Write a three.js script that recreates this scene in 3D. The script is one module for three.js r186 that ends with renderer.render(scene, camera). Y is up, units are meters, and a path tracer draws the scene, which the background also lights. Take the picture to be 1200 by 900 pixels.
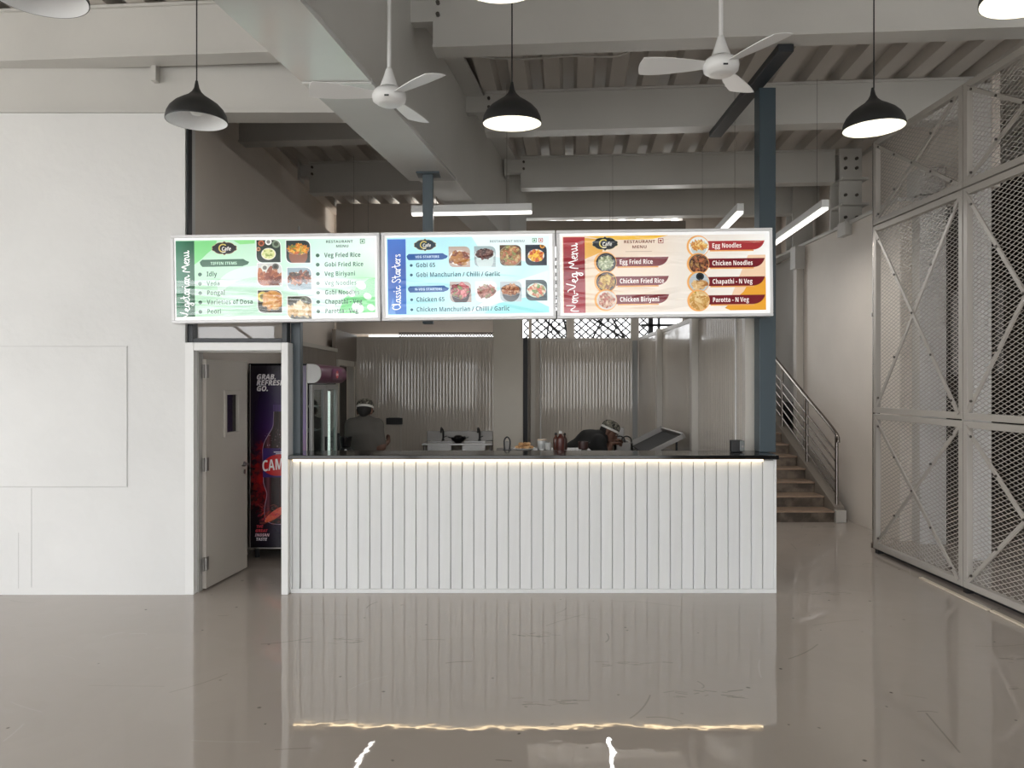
import * as THREE from 'three';
import { mergeGeometries } from 'three/addons/utils/BufferGeometryUtils.js';
import { RoundedBoxGeometry } from 'three/addons/geometries/RoundedBoxGeometry.js';
import { MarchingCubes } from 'three/addons/objects/MarchingCubes.js';
import { RectAreaLightUniformsLib } from 'three/addons/lights/RectAreaLightUniformsLib.js';

RectAreaLightUniformsLib.init();
const scene = new THREE.Scene();

// ---------------------------------------------------------------- camera
const camera = new THREE.PerspectiveCamera(53.08, 4 / 3, 0.05, 300);
camera.position.set(0, 1.7, 0);
camera.lookAt(0, 1.7, -10);
scene.add(camera);

// ---------------------------------------------------------------- overcast sky and exposure
{
  const w = 64, h = 32, a = new Float32Array(w * h * 4);
  for (let j = 0; j < h; j++) for (let i = 0; i < w; i++) {
    const el = Math.max(0, Math.sin(((j + 0.5) / h - 0.5) * Math.PI));
    const l = j < h / 2 ? 0.4 : 1.16 - 0.06 * el, k = (j * w + i) * 4;
    a[k] = l * 0.985; a[k + 1] = l; a[k + 2] = l * 1.015; a[k + 3] = 1;
  }
  const t = new THREE.DataTexture(a, w, h, THREE.RGBAFormat, THREE.FloatType);
  t.mapping = THREE.EquirectangularReflectionMapping; t.magFilter = THREE.LinearFilter; t.needsUpdate = true;
  scene.background = t;
  scene.backgroundIntensity = 1.0;
}
const renderer = new THREE.WebGLRenderer({ antialias: true });
renderer.toneMapping = THREE.LinearToneMapping;
renderer.toneMappingExposure = 4.45;
renderer.shadowMap.enabled = true;

// ---------------------------------------------------------------- helpers
const V3 = (x, y, z) => new THREE.Vector3(x, y, z);
let seed = 7;
const rnd = () => { seed = (seed * 1664525 + 1013904223) >>> 0; return seed / 4294967296; };
const rr = (a, b) => a + (b - a) * rnd();
const names = new Map();
function numbered(n) { const k = names.get(n) ?? 0; names.set(n, k + 1); return k ? n + '_' + String(k).padStart(3, '0') : n; }
const origins = new Map();
function clean(g) {                       // plain, non-indexed, uv in metres by the dominant axis of each face
  if (g.index) g = g.toNonIndexed();
  for (const k of Object.keys(g.attributes)) if (!['position', 'normal', 'uv'].includes(k)) g.deleteAttribute(k);
  if (!g.attributes.normal) g.computeVertexNormals();
  return g;
}
function muv(g) {
  const p = g.attributes.position, uv = new Float32Array(p.count * 2), A = V3(), B = V3(), C = V3();
  for (let i = 0; i < p.count; i += 3) {
    A.fromBufferAttribute(p, i); B.fromBufferAttribute(p, i + 1).sub(A); C.fromBufferAttribute(p, i + 2).sub(A); B.cross(C);
    const x = Math.abs(B.x), y = Math.abs(B.y), z = Math.abs(B.z);
    for (let k = i; k < i + 3; k++) {
      const X = p.getX(k), Y = p.getY(k), Z = p.getZ(k);
      const [u, v] = x >= y && x >= z ? [Z, Y] : y >= z ? [X, Z] : [X, Y];
      uv[k * 2] = u; uv[k * 2 + 1] = v;
    }
  }
  g.setAttribute('uv', new THREE.BufferAttribute(uv, 2));
  return g;
}
function join(list, keepUv) {
  const gs = (Array.isArray(list) ? list : [list]).map(clean).map((g) => (keepUv && g.attributes.uv ? g : muv(g)));
  return gs.length === 1 ? gs[0] : mergeGeometries(gs);
}
// a part: geometry is given in world metres for things built in place, in local metres for turned things
function part(name, list, mat, parent, opt = {}) {
  let g = opt.shared ? list : join(list, opt.keepUv);
  const o = origins.get(parent) ?? [0, 0, 0];
  if (!opt.shared && (o[0] || o[1] || o[2])) { g = g.clone(); g.translate(-o[0], -o[1], -o[2]); }
  const m = new THREE.Mesh(g, mat);
  m.name = parent ? name : numbered(name);
  if (opt.at) m.position.set(...opt.at);
  if (opt.rot) m.rotation.set(...opt.rot);
  origins.set(m, opt.shared || opt.at ? [0, 0, 0] : o);
  if (opt.label) m.userData.label = opt.label;
  if (opt.kind) m.userData.kind = opt.kind;
  (parent ?? scene).add(m);
  return m;
}
function thing(name, label, category, at = [0, 0, 0], opt = {}) {   // a Group at the thing's base
  const o = new THREE.Group();
  o.name = numbered(name); o.position.set(...at);
  if (opt.turn) o.rotation.y = opt.turn;
  o.userData = { label, category };
  if (opt.group) o.userData.group = opt.group;
  if (opt.kind) o.userData.kind = opt.kind;
  origins.set(o, opt.local || opt.turn ? [0, 0, 0] : at);
  scene.add(o);
  return o;
}
function solo(name, label, category, list, mat, opt = {}) {         // a thing of one mesh
  const m = part(name, list, mat, null, opt);
  Object.assign(m.userData, { label, category });
  if (opt.group) m.userData.group = opt.group;
  if (opt.kind) m.userData.kind = opt.kind;
  return m;
}
const struct = (name, label, category, at, opt = {}) => thing(name, label, category, at, { ...opt, kind: 'structure' });
// boxes: by two corners, bevelled by two corners
const bx = (x0, x1, y0, y1, z0, z1) => new THREE.BoxGeometry(x1 - x0, y1 - y0, z1 - z0).translate((x0 + x1) / 2, (y0 + y1) / 2, (z0 + z1) / 2);
const rb = (x0, x1, y0, y1, z0, z1, r = 0.004, s = 1) => new RoundedBoxGeometry(x1 - x0, y1 - y0, z1 - z0, s, r).translate((x0 + x1) / 2, (y0 + y1) / 2, (z0 + z1) / 2);
const cyl = (r0, r1, h, x, y, z, n = 20) => new THREE.CylinderGeometry(r1, r0, h, n).translate(x, y + h / 2, z);   // stands on y
function bar(a, b, w, h = w, up = V3(0, 1, 0)) {                    // a box from point to point
  const A = V3(...a), B = V3(...b), L = A.distanceTo(B), g = new THREE.BoxGeometry(w, h, L);
  const m = new THREE.Matrix4().lookAt(A, B, Math.abs(B.clone().sub(A).normalize().dot(up)) > 0.99 ? V3(0, 0, 1) : up);
  return g.applyMatrix4(m).translate(...A.add(B).multiplyScalar(0.5).toArray());
}
function rod(a, b, r, n = 10) {
  const A = V3(...a), B = V3(...b), L = A.distanceTo(B);
  return new THREE.CylinderGeometry(r, r, L, n).applyQuaternion(new THREE.Quaternion().setFromUnitVectors(V3(0, 1, 0), B.clone().sub(A).normalize())).translate(...A.add(B).multiplyScalar(0.5).toArray());
}
const tube = (pts, r, n = 40, m = 8, closed = false) => new THREE.TubeGeometry(new THREE.CatmullRomCurve3(pts.map((p) => V3(...p)), closed), n, r, m, closed);
const lathe = (pts, n = 40) => new THREE.LatheGeometry(pts.map((p) => new THREE.Vector2(...p)), n);
function canvas(w, h) { const c = document.createElement('canvas'); c.width = w; c.height = h; return c; }
function tex(c, opt = {}) {
  const t = new THREE.CanvasTexture(c);
  if (opt.color !== false) t.colorSpace = THREE.SRGBColorSpace;
  t.wrapS = t.wrapT = opt.clamp ? THREE.ClampToEdgeWrapping : THREE.RepeatWrapping;
  if (opt.repeat) t.repeat.set(...opt.repeat);
  if (opt.offset) t.offset.set(...opt.offset);
  t.anisotropy = 8;
  return t;
}
const C = (r, g, b) => new THREE.Color().setRGB(r, g, b);
const std = (color, roughness, extra = {}) => new THREE.MeshStandardMaterial({ color: Array.isArray(color) ? C(...color) : color, roughness, ...extra });

// tileable value noise on a grid, layered
function noiseField(n, octaves, base = 4, gain = 0.5) {
  const out = new Float32Array(n * n);
  let amp = 1, total = 0;
  for (let o = 0; o < octaves; o++, amp *= gain) {
    const m = base << o, g = Float32Array.from({ length: m * m }, rnd);
    total += amp;
    for (let y = 0; y < n; y++) for (let x = 0; x < n; x++) {
      const fx = x / n * m, fy = y / n * m, i = Math.floor(fx), j = Math.floor(fy);
      let u = fx - i, v = fy - j; u = u * u * (3 - 2 * u); v = v * v * (3 - 2 * v);
      const q = (a, b) => g[((b + m) % m) * m + (a + m) % m];
      out[y * n + x] += amp * ((q(i, j) * (1 - u) + q(i + 1, j) * u) * (1 - v) + (q(i, j + 1) * (1 - u) + q(i + 1, j + 1) * u) * v);
    }
  }
  for (let k = 0; k < out.length; k++) out[k] /= total;
  return out;
}
function noiseCanvas(n, octaves, base, f) {
  const c = canvas(n, n), x = c.getContext('2d'), im = x.createImageData(n, n), nf = noiseField(n, octaves, base);
  for (let k = 0; k < n * n; k++) { const [r, g, b] = f(nf[k], k); im.data[k * 4] = r; im.data[k * 4 + 1] = g; im.data[k * 4 + 2] = b; im.data[k * 4 + 3] = 255; }
  x.putImageData(im, 0, 0);
  return c;
}

// ---------------------------------------------------------------- materials
const paintTone = tex(noiseCanvas(256, 5, 4, (v) => { const q = 236 + 19 * v; return [q, q, q - 1]; }), { repeat: [0.35, 0.35] });
const paintBump = tex(noiseCanvas(256, 4, 16, (v) => [v * 255, v * 255, v * 255]), { color: false, repeat: [1.3, 1.3] });
const M = {};
M.wall = std([0.75, 0.75, 0.745], 0.62, { map: paintTone, bumpMap: paintBump, bumpScale: 0.002 });
M.sideWall = std([0.76, 0.69, 0.63], 0.6, { map: paintTone });
M.warmWall = std([0.78, 0.72, 0.655], 0.55, { map: paintTone });
M.beam = std([0.59, 0.578, 0.553], 0.38, { map: paintTone });
M.girder = std([0.58, 0.58, 0.565], 0.16, { map: paintTone });
M.deck = std([0.6, 0.56, 0.52], 0.5, { map: paintTone });
M.concrete = std([0.4, 0.39, 0.37], 0.9, { map: paintTone });
M.columnPaint = std([0.58, 0.57, 0.55], 0.5);
M.yard = std([0.72, 0.70, 0.66], 0.9, { map: paintTone });
M.panel = new THREE.MeshPhysicalMaterial({ color: C(0.64, 0.585, 0.52), roughness: 0.16, map: paintTone, clearcoat: 1, clearcoatRoughness: 0.06 });
M.panelDark = std([0.27, 0.23, 0.2], 0.5, { map: paintTone });
M.whiteTrim = std([0.74, 0.74, 0.73], 0.4);
M.creamTrim = std([0.56, 0.53, 0.48], 0.4);
M.cladding = std([0.75, 0.76, 0.765], 0.36, { map: paintTone });
M.claddingBack = std([0.32, 0.32, 0.32], 0.6);
M.blueSteel = std([0.045, 0.066, 0.08], 0.36);
M.darkSteel = std([0.018, 0.021, 0.026], 0.42);
M.black = std([0.012, 0.012, 0.013], 0.45);
M.blackGloss = std([0.008, 0.008, 0.009], 0.14);
M.blackRubber = std([0.015, 0.015, 0.015], 0.8);
M.graniteTop = std(0xffffff, 0.09, { map: tex(noiseCanvas(256, 4, 32, (v) => { const q = 10 + 22 * Math.max(0, v - 0.45); return [q, q, q + 1]; }), { repeat: [2, 2] }) });
M.steel = std([0.62, 0.61, 0.59], 0.26, { metalness: 0.95 });
M.steelDull = std([0.3, 0.285, 0.27], 0.42, { metalness: 0.85 });
M.railSteel = std([0.26, 0.235, 0.215], 0.25, { metalness: 1 });
M.frameAlu = std([0.78, 0.78, 0.79], 0.35);
M.shadeBlack = std([0.014, 0.0145, 0.015], 0.5);
M.shadeWhite = std([0.82, 0.83, 0.84], 0.4);
M.fanWhite = std([0.72, 0.72, 0.71], 0.32);
M.glass = new THREE.MeshPhysicalMaterial({ color: 0xffffff, roughness: 0, transmission: 1, thickness: 0, ior: 1.5 });
M.film = new THREE.MeshPhysicalMaterial({ color: 0xffffff, roughness: 0.08, transmission: 1, thickness: 0, ior: 1.75 });
M.glassGreen = new THREE.MeshPhysicalMaterial({ color: C(0.72, 0.82, 0.8), roughness: 0.02, transmission: 1, thickness: 0, ior: 1.5 });
M.door = std([0.56, 0.52, 0.47], 0.42, { map: paintTone });
M.meshFrame = std([0.43, 0.40, 0.365], 0.4, { map: paintTone });
M.meshStrand = std([0.42, 0.39, 0.355], 0.4);
M.bolt = std([0.12, 0.11, 0.1], 0.4, { metalness: 0.8 });
M.tubeGlow = new THREE.MeshStandardMaterial({ color: 0xffffff, emissive: C(1, 0.97, 0.92), emissiveIntensity: 0.42, roughness: 0.4 });
M.ledGlow = new THREE.MeshStandardMaterial({ color: 0xffffff, emissive: C(1, 0.72, 0.38), emissiveIntensity: 0.9, roughness: 0.5 });
M.bulbGlow = new THREE.MeshStandardMaterial({ color: 0xffffff, emissive: C(1, 0.92, 0.68), emissiveIntensity: 0.3, roughness: 0.5 });
M.bulbOff = std([0.8, 0.8, 0.78], 0.3);

// polished epoxy floor: faint clouds, scuffs and scratches; slow ripples in the coat
{
  const n = 2048, c = canvas(n, n), x = c.getContext('2d');
  x.fillStyle = '#a89f97'; x.fillRect(0, 0, n, n);
  const nf = noiseField(512, 6, 3), im = x.getImageData(0, 0, n, n);
  for (let j = 0; j < n; j++) for (let i = 0; i < n; i++) {
    const v = (nf[(j >> 2) * 512 + (i >> 2)] - 0.5) * 26, k = (j * n + i) * 4;
    im.data[k] += v; im.data[k + 1] += v; im.data[k + 2] += v;
  }
  x.putImageData(im, 0, 0);
  x.lineCap = 'round';
  for (let k = 0; k < 210; k++) {                       // long faint scratches
    const px = rr(0, n), py = rr(0, n), a = rr(-0.5, 0.5) + (rnd() < 0.3 ? 1.2 : 0), L = rr(8, 90);
    x.strokeStyle = `rgba(${rnd() < 0.7 ? '60,55,50' : '200,196,190'},${rr(0.1, 0.42)})`; x.lineWidth = rr(0.6, 1.5);
    x.beginPath(); x.moveTo(px, py); x.quadraticCurveTo(px + Math.cos(a) * L / 2 + rr(-9, 9), py + Math.sin(a) * L / 2 + rr(-9, 9), px + Math.cos(a) * L, py + Math.sin(a) * L); x.stroke();
  }
  for (let k = 0; k < 260; k++) {                       // specks of dirt
    x.fillStyle = `rgba(50,46,42,${rr(0.2, 0.7)})`; x.beginPath(); x.ellipse(rr(0, n), rr(0, n), rr(0.8, 2.6), rr(0.8, 2.0), rr(0, 3), 0, 7); x.fill();
  }
  for (let k = 0; k < 26; k++) {                        // scuffed patches
    const px = rr(0, n), py = rr(0, n);
    for (let q = 0; q < 16; q++) { x.strokeStyle = `rgba(58,54,50,${rr(0.1, 0.34)})`; x.lineWidth = rr(0.8, 2); const a = px + rr(-46, 46), b = py + rr(-10, 10); x.beginPath(); x.moveTo(a, b); x.lineTo(a + rr(4, 18), b + rr(-5, 5)); x.stroke(); }
  }
  M.floor = new THREE.MeshStandardMaterial({
    map: tex(c, { repeat: [0.1, 0.1] }), roughness: 0.018,
    bumpMap: tex(noiseCanvas(512, 5, 8, (v) => [v * 255, v * 255, v * 255]), { color: false, repeat: [0.3, 0.3] }), bumpScale: 0.0021,
  });
}
// speckled brown granite of the stairs
M.granite = std(0xffffff, 0.35, { map: tex(noiseCanvas(512, 6, 12, (v) => { const q = Math.min(1, Math.max(0, (v - 0.33) * 2.9)); return [72 + 46 * q, 63 + 42 * q, 54 + 38 * q]; }), { repeat: [0.9, 0.9] }) });
M.graniteTread = std(0xffffff, 0.3, { map: tex(noiseCanvas(256, 5, 12, (v) => [128 + 50 * v, 108 + 46 * v, 92 + 42 * v]), { repeat: [1.2, 1.2] }) });

// ================================================================ LARGE STRUCTURE
// the roof steel is skewed to the counter: its frame is turned by SK about the vertical through the camera
const SK = -Math.atan(0.078);
solo('ground', 'unseen pale concrete yard around the open hall, bouncing light onto its ceiling', 'ground', bx(-80, 80, -0.5, -0.16, -80, 80), M.yard, { kind: 'structure' });  // out of view, pale to bounce daylight up under the roof
solo('floor', 'glossy grey epoxy floor with scratches and mirror reflections', 'floor', bx(-9.3, 7.6, -0.15, 0, -14, 6.6), M.floor, { kind: 'structure' });

// profiled steel deck under an unseen roof slab
{
  const s = new THREE.Shape(), P = 0.32, H = 0.1, x0 = -10.88, n = 58;
  const top = [];
  s.moveTo(x0, H);
  for (let i = 0; i < n; i++) { const x = x0 + i * P; for (const [u, v] of [[0.02, H], [0.05, 0], [0.2, 0], [0.23, H]]) s.lineTo(x + u, v); }
  s.lineTo(x0 + n * P, H); s.lineTo(x0 + n * P, H + 0.012); s.lineTo(x0, H + 0.012); s.closePath();
  const ceil = struct('ceiling', 'ribbed steel deck ceiling resting on pale roof beams', 'ceiling', [0, 4.68, 0], { turn: SK });
  const g = new THREE.ExtrudeGeometry(s, { depth: 21, bevelEnabled: false }).translate(0, 0, -14.4);
  part('deck', g, M.deck, ceil);
  part('slab', bx(-11, 9, 0.125, 0.32, -14.5, 6.7), M.concrete, ceil);  // out of view, keeps daylight from coming in above the deck
}
// I-beams crossing the hall: [distance at x = 0, x from, x to, label, cleat end]
function iBeam(x0, x1, z, y0, y1, fw, tw = 0.03, ft = 0.022) {
  return [bx(x0, x1, y0, y0 + ft, z - fw / 2, z + fw / 2), bx(x0, x1, y1 - ft, y1, z - fw / 2, z + fw / 2), bx(x0, x1, y0 + ft, y1 - ft, z - tw / 2, z + tw / 2)];
}
function roofBeam(name, label, d, x0, x1, cope, opt = {}) {
  const b = struct(name, label, 'beam', [0, 4.26, 0], { turn: SK });
  const H = opt.h ?? 0.415; x0 -= 0.078 * d; x1 -= 0.078 * d;
  part('beam_section', iBeam(x0, x1, -d, 0, H, opt.fw ?? 0.2, opt.tw ?? 0.15), M.beam, b);
  if (cope) {
    const s = Math.sign(cope);                           // narrower connecting end towards the girder
    const xe = s < 0 ? x0 : x1, xo = xe + cope;
    part('end_cleat', [bx(Math.min(xe, xo), Math.max(xe, xo), H - 0.2, H - 0.03, -d - 0.04, -d + 0.06), bx(xo - 0.012, xo + 0.012, H - 0.24, H + 0.0, -d - 0.09, -d + 0.11)], M.beam, b);
    for (const q of [0.07, 0.16]) part('bolt', rod([xe - s * 0.04, H - q, -d + 0.07], [xe - s * 0.04, H - q, -d + 0.1], 0.016, 8), M.bolt, b);
  }
  return b;
}
roofBeam('roof_beam', 'pale steel cross beam nearest the front right, right of the deep girder', 5.88, -0.6, 4.6, -0.25);
roofBeam('roof_beam', 'second pale cross beam right of the deep girder, behind the pendant lamps', 7.86, -0.27, 4.6, -0.24);
roofBeam('roof_beam', 'third pale cross beam right of the girder, bolted to the far column', 10.12, 0.12, 4.12, -0.2);
roofBeam('roof_beam', 'farthest cross beam right of the girder, over the back mesh', 11.95, 0.12, 6.6, 0);
roofBeam('roof_beam', 'pale cross beam nearest the front left, above the white wall', 5.86, -9, -1.02, 0);
roofBeam('roof_beam', 'cross beam in shade left of the girder, behind the edge beam', 7.98, -2.9, -0.78, 0);
roofBeam('roof_beam', 'far left cross beam in shade above the menu boards', 10.15, -2.72, -0.4, -0.14);
// edge beam on top of the white wall
{
  const b = struct('edge_beam', 'deep white edge beam sitting on the white left wall', 'beam', [-5, 3.89, -6.3]);
  part('beam_section', [bx(-9, -0.95, 3.89, 3.91, -6.45, -6.2), bx(-9, -0.95, 3.91, 4.66, -6.42, -6.24)], M.beam, b);
  part('stiffener', bx(-2.9, -2.86, 4.14, 4.6, -6.24, -6.17), M.beam, b);
}
// deep skewed plate girder
{
  const g = struct('plate_girder', 'deep glossy pale plate girder running back over the counter', 'beam', [0, 3.45, 0]);
  const cx = (d) => -0.8 + 0.155 * (d - 5.88);
  const strip = (d0, d1, h0, h1, w0, w1) => {            // a slab along the girder between offsets w0..w1
    const s = new THREE.Shape([[cx(d0) + w0, d0], [cx(d0) + w1, d0], [cx(d1) + w1, d1], [cx(d1) + w0, d1]].map((p) => new THREE.Vector2(...p)));
    return new THREE.ExtrudeGeometry(s, { depth: h1 - h0, bevelEnabled: false }).rotateX(-Math.PI / 2).translate(0, h0, 0);
  };
  const loc = (a) => a;
  part('bottom_flange', loc(strip(4.48, 6.62, 3.45, 3.48, -0.2, 0.2)), M.girder, g);
  part('bottom_flange', loc(strip(-6, 4.47, 3.452, 3.48, -0.2, 0.2)), M.girder, g);
  part('bottom_flange', loc(strip(6.63, 10.7, 3.50, 3.53, -0.16, 0.16)), M.beam, g);
  part('web', [strip(-6, 6.62, 3.48, 4.64, -0.02, 0.02), strip(6.62, 10.7, 3.53, 4.64, -0.02, 0.02)], M.beam, g);
  part('top_flange', strip(-6, 10.7, 4.64, 4.67, -0.2, 0.2), M.beam, g);
  part('splice_seam', bar([cx(4.475) - 0.2, 3.447, -4.46], [cx(4.475) + 0.2, 3.447, -4.46], 0.02, 0.006), M.whiteTrim, g);
}
{
  const g = struct('plate_girder', 'shaded girder above the side wall at the far left', 'beam', [-3.1, 3.92, -10]);
  part('beam_section', [bx(-3.14, -3.1, 3.95, 4.66, -13.4, -6.5), bx(-3.3, -2.94, 3.92, 3.95, -13.4, -6.5), bx(-3.3, -2.94, 4.64, 4.67, -13.4, -6.5)], M.sideWall, g);
}
// white front wall on the left, with its flush access panel
{
  const w = struct('wall_left', 'broad white painted wall left of the doorway', 'wall', [-5.8, 0, -6.3]);
  part('wall_body', bx(-9, -2.636, 0, 3.885, -6.4, -6.2), M.wall, w);
  part('access_panel', rb(-5.2, -3.103, 0.874, 2.003, -6.2, -6.194, 0.002), M.wall, w);
  part('panel_seam', [bx(-5.2, -3.1, 2.004, 2.008, -6.2, -6.1965), bx(-5.2, -3.1, 0.867, 0.872, -6.2, -6.1965), bx(-3.101, -3.098, 0.872, 2.006, -6.2, -6.1965)], std([0.6, 0.6, 0.59], 0.7), w);
  part('hairline_crack', [bx(-3.876, -3.873, 0.06, 0.86, -6.2, -6.199), bx(-3.98, -3.978, 0.05, 0.5, -6.2, -6.199)], std([0.4, 0.4, 0.39], 0.8), w);
}
{
  const w = struct('wall_side', 'shaded beige side wall running back above the drinks fridge', 'wall', [-2.7, 0, -8.9]);
  part('wall_body', bx(-2.78, -2.636, 0, 3.9, -11.4, -6.4), M.sideWall, w);
}
solo('wall_far_left', 'far walls out of view that keep the space behind the side wall dark', 'wall', [bx(-9, -2.5, 0, 4.9, -13.6, -13.4), bx(-9.2, -9, 0, 4.9, -13.6, -6.2)], M.sideWall, { kind: 'structure' });  // unseen; shuts daylight out behind the side wall
solo('wall_back_upper', 'shaded upper back wall over the left kitchen partition', 'wall', bx(-2.9, -0.1, 2.525, 4.68, -12.9, -12.7), M.sideWall, { kind: 'structure' });
// right wall by the stairs, the darker length beyond it, caps and upper wall
{
  const w = struct('wall_right', 'warm white wall beside the stairs at the right', 'wall', [4.3, 0, -9.6]);
  part('wall_body', bx(4.2, 4.34, 0, 3.68, -11.06, -8.32), M.warmWall, w);
  part('cap_rail', bx(4.17, 4.36, 3.68, 3.72, -13, -8.32), M.beam, w);
  part('end_post', bx(4.1, 4.2, 0, 3.62, -11.2, -11.08), M.creamTrim, w);
  part('post_bracket', [bx(4.06, 4.2, 3.36, 3.68, -11.22, -11.02)], M.beam, w);
}
solo('wall_stair_back', 'grey wall length behind the stair handrail', 'wall', bx(4.4, 4.5, 0, 3.68, -13.2, -11.06), std([0.36, 0.35, 0.33], 0.6), { kind: 'structure' });
solo('wall_right_upper', 'grey cladding above the right wall behind the column', 'wall', [bx(4.62, 4.7, 3.6, 4.7, -13.2, -7.4)], M.sideWall, { kind: 'structure' });
solo('wall_back_right', 'beige back wall at the far end of the stair passage', 'wall', bx(2.95, 4.66, 0, 4.7, -13.5, -13.3), M.sideWall, { kind: 'structure' });
solo('wall_right_shading', 'near-black walls behind the mesh screen and unseen walls blocking light at right', 'wall',  // near-black so it stays dark behind the mesh; unseen pieces block light at right
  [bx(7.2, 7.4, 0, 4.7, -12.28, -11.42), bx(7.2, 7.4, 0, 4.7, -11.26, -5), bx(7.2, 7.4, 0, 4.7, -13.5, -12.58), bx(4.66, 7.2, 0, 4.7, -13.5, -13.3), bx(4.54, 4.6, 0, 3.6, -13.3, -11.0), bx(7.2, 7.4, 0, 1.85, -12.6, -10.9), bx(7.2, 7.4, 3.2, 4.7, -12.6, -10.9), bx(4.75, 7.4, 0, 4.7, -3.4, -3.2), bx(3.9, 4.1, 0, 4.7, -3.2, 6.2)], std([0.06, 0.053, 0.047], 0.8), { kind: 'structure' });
// unseen open front and left side admit daylight; braces mirror in the transom
{
  const f = struct('unseen_front', 'unseen columns and braces of the open hall front, mirrored in the transom glass', 'columns', [-3, 0, 6.1]);
  for (const x of [-8.8, -5.6, -2.4, 0.8, 3.8]) part('column', bx(x - 0.12, x + 0.12, 0, 4.68, 5.9, 6.14), M.beam, f);
  for (const [a, b] of [[-8.8, -5.6], [-5.6, -2.4], [-2.4, 0.8], [0.8, 3.8]]) {
    part('rail', bx(a, b, 2.2, 2.28, 5.96, 6.04), M.beam, f);
    part('brace', bar([a, 2.28, 6], [b, 4.6, 6], 0.06), M.darkSteel, f); part('brace', bar([a, 4.6, 6.06], [b, 2.28, 6.06], 0.06), M.darkSteel, f);
  }
  for (const z of [-2, 2]) part('column', bx(-8.92, -8.68, 0, 4.68, z - 0.12, z + 0.12), M.beam, f);
}
// boxed column in the kitchen and the steel column above it
{
  const c = struct('column_centre', 'beige boxed column between the two kitchen partitions', 'column', [-0.05, 0, -10.8]);
  part('column_casing', rb(-0.262, 0.152, 0, 3.0, -11.1, -10.68, 0.008), std([0.6, 0.56, 0.49], 0.5, { map: paintTone }), c);
  part('column_flange', [bx(-0.09, 0.2, 3.0, 4.66, -10.74, -10.71), bx(-0.09, 0.2, 3.0, 4.66, -11.03, -11), bx(0.04, 0.07, 3.0, 4.66, -11, -10.74)], M.beam, c);
  part('stiffener', [bx(-0.05, 0.2, 4.1, 4.13, -11, -10.7), bx(-0.09, 0.22, 3.2, 3.22, -11.03, -10.68)], M.beam, c);
}
// bolted column standing over the right wall
{
  const c = struct('column_right', 'bolted steel column rising over the white stair wall', 'column', [4.3, 3.7, -9.7]);
  part('column_flange', [bx(4.13, 4.41, 3.7, 4.67, -9.72, -9.69), bx(4.13, 4.41, 3.7, 4.67, -10, -9.97), bx(4.25, 4.29, 3.7, 4.67, -9.97, -9.72)], M.beam, c);
  part('stiffener', [bx(4.13, 4.46, 3.94, 3.965, -9.97, -9.6), bx(4.13, 4.46, 4.26, 4.285, -9.97, -9.6)], M.beam, c);
  for (const y of [3.8, 4.08, 4.42, 4.54]) for (const x of [4.2, 4.34]) part('bolt', rod([x, y, -9.69], [x, y, -9.665], 0.02, 8), M.bolt, c);
  part('foot_bracket', rb(4.12, 4.28, 3.55, 3.72, -9.74, -9.5, 0.005), M.beam, c);
}
{
  const c = struct('column_far_right', 'second steel column farther along the white stair wall', 'column', [4.35, 3.7, -11.6]);
  part('column_flange', [bx(4.2, 4.5, 3.72, 4.67, -11.53, -11.5), bx(4.2, 4.5, 3.72, 4.67, -11.8, -11.77), bx(4.33, 4.37, 3.72, 4.67, -11.77, -11.53)], M.beam, c);
}
solo('wall_pipe', 'shiny vertical pipe at the back corner of the mesh screen', 'pipe', [cyl(0.036, 0.036, 4.2, 3.78, 0, -7.98, 18), cyl(0.05, 0.05, 0.05, 3.78, 0, -7.98, 18), cyl(0.044, 0.044, 0.04, 3.78, 2.4, -7.98, 18)], M.railSteel);

// ---------------------------------------------------------------- kitchen partitions of ribbed panels
function ribbed(w, h, t = 0.05, pitch = 0.05, dip = 0.0035) {       // ribbed face towards +z, base at y = 0, centred in x
  const s = new THREE.Shape(), n = Math.max(2, Math.round(w / pitch)), p = w / n;
  s.moveTo(-w / 2, t / 2); s.lineTo(-w / 2, -t / 2 + 0.004);
  for (let i = 0; i < n; i++) { const x = -w / 2 + i * p; s.lineTo(x + p * 0.1, -t / 2 + 0.004); s.lineTo(x + p * 0.2, -t / 2 - dip + 0.004); s.lineTo(x + p * 0.55, -t / 2 - dip * 0.4 + 0.004); s.lineTo(x + p * 0.9, -t / 2 - dip + 0.004); }
  s.lineTo(w / 2, -t / 2 + 0.004); s.lineTo(w / 2, t / 2); s.closePath();
  return muv(clean(new THREE.ExtrudeGeometry(s, { depth: h, bevelEnabled: false }).rotateX(-Math.PI / 2)));   // shape y -> -z
}
function partition(name, label, a, b, h, n, mat, extra = () => {}) {  // a -> b along the floor, ribbed face on the left of a -> b turned ... faces +z for a left of b
  const A = V3(a[0], 0, a[1]), B = V3(b[0], 0, b[1]), L = A.distanceTo(B), w = L / n;
  const turn = Math.atan2(-(B.z - A.z), B.x - A.x);
  const p = struct(name, label, 'partition', [a[0], 0, a[1]], { turn: turn || 1e-9 });
  const g = ribbed(w - 0.003, h - 0.05);
  part('backing', bx(0, L, 0, h - 0.05, -0.034, -0.026), M.panelDark, p);
  for (let i = 0; i < n; i++) part('panel', g, mat, p, { shared: true, at: [w * (i + 0.5), 0, 0] });
  part('top_rail', bx(-0.02, L + 0.02, h - 0.05, h, -0.035, 0.035), M.creamTrim, p);
  extra(p, L);
  return p;
}
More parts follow.
